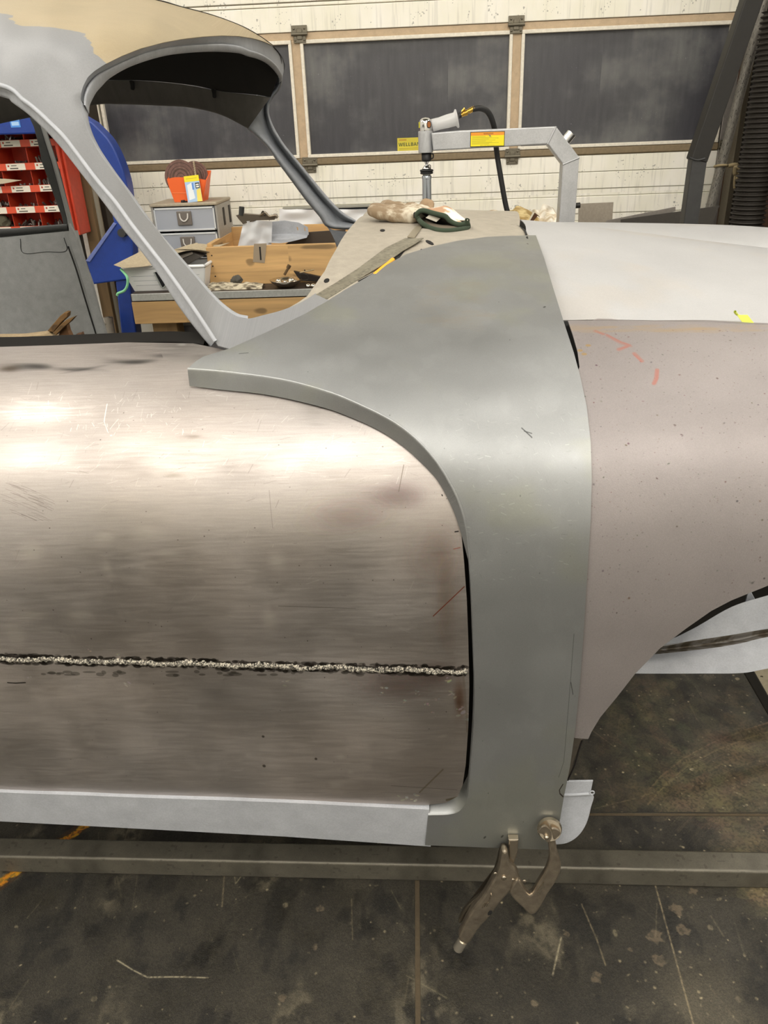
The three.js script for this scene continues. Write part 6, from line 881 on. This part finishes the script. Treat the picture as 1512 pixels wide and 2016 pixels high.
// ---------------------------------------------------------------- left background: bin rack, blue machine, posts
{
  const z = -2.52, x1 = P(112, 300, z).x, y0 = P(150, 450, z).y, rowY = [P(60, 282, z).y, P(60, 328, z).y, P(60, 372, z).y, P(60, 413, z).y, P(60, 452, z).y], cw = .118, nC = 5, x0 = x1 - cw * nC - .006, D = .13, yTop = rowY[0] + .085;
  const t = thing('bolt_bin_rack', 'red steel rack of open bolt bins with white labels', 'bin rack', [(x0 + x1) / 2, 0, z - D / 2]); const mr = M(0xd84628, .45, 0, { map: G(.4) });
  part(t, 'side_panel', box(x1, rowY[4] - .012, z - D, x1 + .012, yTop, z + .006, .002), mr); part(t, 'side_panel', box(x0 - .012, rowY[4] - .012, z - D, x0, yTop, z + .006, .002), mr); part(t, 'back', box(x0, rowY[4] - .012, z - D, x1, yTop, z - D + .004, 0), mr); part(t, 'top', box(x0, yTop - .004, z - D, x1, yTop, z, .001), mr);
  // the right-hand side panel is wide: a turned flange
  part(t, 'corner_flange', box(x1 + .012, rowY[4] - .03, z - D, x1 + .024, yTop, z - .01, .004), mr);
  const lab = i => { const c = document.createElement('canvas'); c.width = 128; c.height = 40; const g = c.getContext('2d'); g.fillStyle = '#ece5d6'; g.fillRect(0, 0, 128, 40); g.fillStyle = '#b8402c'; g.beginPath(); g.arc(16, 14, 6, 0, 7); g.fill(); g.fillStyle = '#5a544c'; g.fillRect(34, 10, 30 + i * 7, 5); g.fillRect(18 + i * 6, 26, 60 - i * 5, 7); const tx = new THREE.CanvasTexture(c); tx.colorSpace = THREE.SRGBColorSpace; return M(0xffffff, .6, 0, { map: tx }); };
  const labs = [0, 1, 2].map(lab); const hw = []; 
  rowY.forEach((y, r) => {
    const yt = r ? rowY[r - 1] - .012 : yTop;
    part(t, 'shelf', box(x0, y - .012, z - D, x1, y - .010, z, 0), mr); part(t, 'shelf_lip', box(x0, y - .012, z, x1, y + .014, z + .004, .001), M(0xe05434, .45));
    for (let c = 0; c <= nC; c++) if (c && c < nC) part(t, 'divider', box(x0 + c * cw - .001, y - .01, z - D, x0 + c * cw + .001, yt - .004, z - .004, 0), mr);
    for (let c = 0; c < nC; c++) { const cx = x0 + (c + .5) * cw + .006; part(t, 'bin_label', new THREE.PlaneGeometry(.078, .024).translate(cx, y + .001, z + .0046), labs[(r + c) % 3]);
      for (let k = 0; k < 26; k++) { const s = new THREE.CylinderGeometry(.0045, .0045, rr(.015, .03), 6); s.rotateZ(rr(0, 3)); s.rotateY(rr(0, 3)); s.translate(x0 + (c + rr(.14, .86)) * cw, y + rr(-.004, .022 + .012 * Math.sin(c * 3 + r)), z - D * rr(.1, .8)); hw.push(s); } }
  });
  const lx = [x0 + .02, x1 - .03]; for (const x of lx) part(t, 'stand_leg', box(x, 0, z - D * .7, x + .03, rowY[4] - .012, z - D * .7 + .03, .002), mDarkSteel);
  const b = new THREE.Mesh(mrg(hw), M(0x6f6a64, .4, .7)); b.name = 'loose_bolts'; b.userData = { kind: 'stuff', label: 'loose grey bolts and nuts heaped in the red bins', category: 'bolts' }; scene.add(b);
  // sliver of card in front of the bins
  const cs = thing('card_strip', 'pointed beige card strip sticking out before the red bins', 'card', P(0, 355, z + .05).toArray()); part(cs, 'strip', slab([[-60, 352], [10, 352], [43, 355], [5, 362], [-60, 368]], z + .05, .004, .001), M(0xc9bda4, .8)); 
  const pl = thing('green_lump', 'mossy green grey lump of wool in the lowest red bin', 'wad', P(8, 445, z + .02).toArray()); { const c = P(6, 447, z - .03), g = new THREE.IcosahedronGeometry(.035, 4), a = g.attributes.position; for (let i = 0; i < a.count; i++) { const n = .75 + .5 * fbm(a.getX(i) * 70 + 9, a.getY(i) * 70 + a.getZ(i) * 50, 3); a.setXYZ(i, a.getX(i) * n, a.getY(i) * n, a.getZ(i) * n); } g.computeVertexNormals(); part(pl, 'wool', g.translate(c.x, rowY[4] + .024, c.z), M(0x5c5a48, .95)); }
}
{ // blue C-frame machine
  const z = -2.42, mb = M(0x1c3f96, .4, 0, { map: G(.6) }), t = thing('blue_wheeling_machine', 'large blue C frame forming machine behind the windscreen pillar', 'machine', [P(270, 660, z).x, 0, z - .05]);
  const out = [[-160, 206], [0, 200], [90, 200], [150, 222], ...smoothPx([[182, 241], [214, 275], [236, 318], [250, 365], [255, 410], [260, 470], [262, 512]], 5, false), [250, 551], [184, 560], [169, 514], [224, 440], ...smoothPx([[217, 405], [204, 345], [182, 300], [152, 272], [120, 262]], 5, false), [60, 264], [-160, 270]];
  part(t, 'frame_plate', slab(out, z, .075, .006), mb);
  part(t, 'gusset_edge', slab([[168, 514], [223, 438], [229, 441], [177, 516]], z + .006, .08, .002), M(0x6f7db8, .5, 0, { map: G(.2) }));  // paler blue paints in the worn edge and the reflection on its top
  const c = P(255, 565, z), d = P(293, 620, z); part(t, 'column', slab([[226, 545], [252, 540], [258, 575], [270, 670], [278, 760], [246, 760], [240, 670]], z - .01, .075, .006), mb);
  const e = P(258, 720, z); part(t, 'pedestal', box(e.x - .09, 0, z - .12, e.x + .09, e.y - .05, z + .02, .006), mb);
  const k = P(241, 458, z + .02); part(t, 'knob', new THREE.CylinderGeometry(.016, .018, .035, 20).rotateX(Math.PI / 2).translate(k.x, k.y, z + .016), M(0x3f3f3f, .5, .3));
  const s = P(28, 241, z + .007); const tc = document.createElement('canvas'); tc.width = tc.height = 64; const g = tc.getContext('2d'); g.fillStyle = '#4f8fe0'; g.fillRect(0, 0, 64, 64); g.fillStyle = '#f2f6fa'; g.fillRect(2, 2, 60, 16); g.fillStyle = '#a9cdf2'; g.fillRect(8, 28, 48, 24); const tx = new THREE.CanvasTexture(tc); tx.colorSpace = THREE.SRGBColorSpace;
  part(t, 'blue_sticker', new THREE.PlaneGeometry(.038, .034).translate(s.x, s.y, z + .0015), M(0xffffff, .5, 0, { map: tx }), 'pale blue and white sticker');
}
{
  const post = (name, label, cat, pxl, z, d, mat) => { const a = P(pxl[0], 400, z), b = P(pxl[1], 400, z), t = thing(name, label, cat, [(a.x + b.x) / 2, 0, z]); part(t, 'board', box(a.x, 0, z - d, b.x, 2.7, z, .003), mat); };
  post('timber_post', 'brown timber post beside the red bin rack', 'post', [158, 181], -2.67, .09, M(0xffffff, .75, 0, { map: (() => { const q = woodTex(.62, 80); q.rotation = Math.PI / 2; return q; })() }));
  const p = P(189, 400, -2.71), t = thing('grey_conduit', 'pale grey conduit pipe running up beside the timber post', 'pipe', [p.x, 0, -2.71]); part(t, 'pipe', bar(V(p.x, 0, -2.71), V(p.x, 2.7, -2.71), .013, 16), M(0xa79f8c, .5, .2, { map: G(.3) }));
  post('door_jamb_board', 'dark brown board at the left edge of the overhead door', 'board', [196, 206], -2.78, .12, M(0x3f352a, .8, 0, { map: G(.2) }));
  const h = P(206, 640, -2.3), q = thing('pipe_elbow', 'grey pipe elbow standing low beside the timber post', 'pipe', [h.x, 0, -2.35]); part(q, 'elbow', tube([V(h.x, 0, -2.35), V(h.x, h.y - .03, -2.35), V(h.x, h.y - .005, -2.35), V(h.x - .03, h.y + .004, -2.35), V(h.x - .06, h.y, -2.35)], .018, 40, 14), M(0x948d83, .5, .3));
}
{ // broken wood lying inside the door opening
  const z = -.36, w = woodTex(.66, 120), mw = M(0xd0c0a4, .85, 0, { map: placed(w, 0, 0, .2, .1) }), t = thing('broken_wood', 'splintered pieces of wood lying inside the car behind the door top', 'wood scrap', P(110, 662, z).toArray());
  part(t, 'stick', slab([[93, 652], [100, 643], [118, 622], [127, 615], [133, 616], [132, 624], [121, 634], [104, 654]], z, .014, .001), mw); part(t, 'stick', slab([[104, 656], [121, 637], [130, 630], [148, 623], [138, 634], [126, 644], [110, 660]], z + .006, .010, .001), mw);
  part(t, 'chip', slab([[112, 672], [118, 650], [131, 640], [134, 652], [140, 664], [132, 680]], z - .006, .012, .001), M(0x6a4a2c, .85)); part(t, 'chip', slab([[138, 672], [150, 658], [160, 655], [166, 672]], z - .01, .01, .001), M(0x604531, .85)); part(t, 'batten', slab([[-60, 664], [40, 662], [80, 657], [98, 652], [108, 668], [60, 680], [-60, 684]], z - .004, .02, .002), M(0xb49f7d, .85, 0, { map: G(.1) }));
}

scene.traverse(o => { if (o.isMesh) { o.castShadow = o.receiveShadow = true; } });
renderer.render(scene, camera);
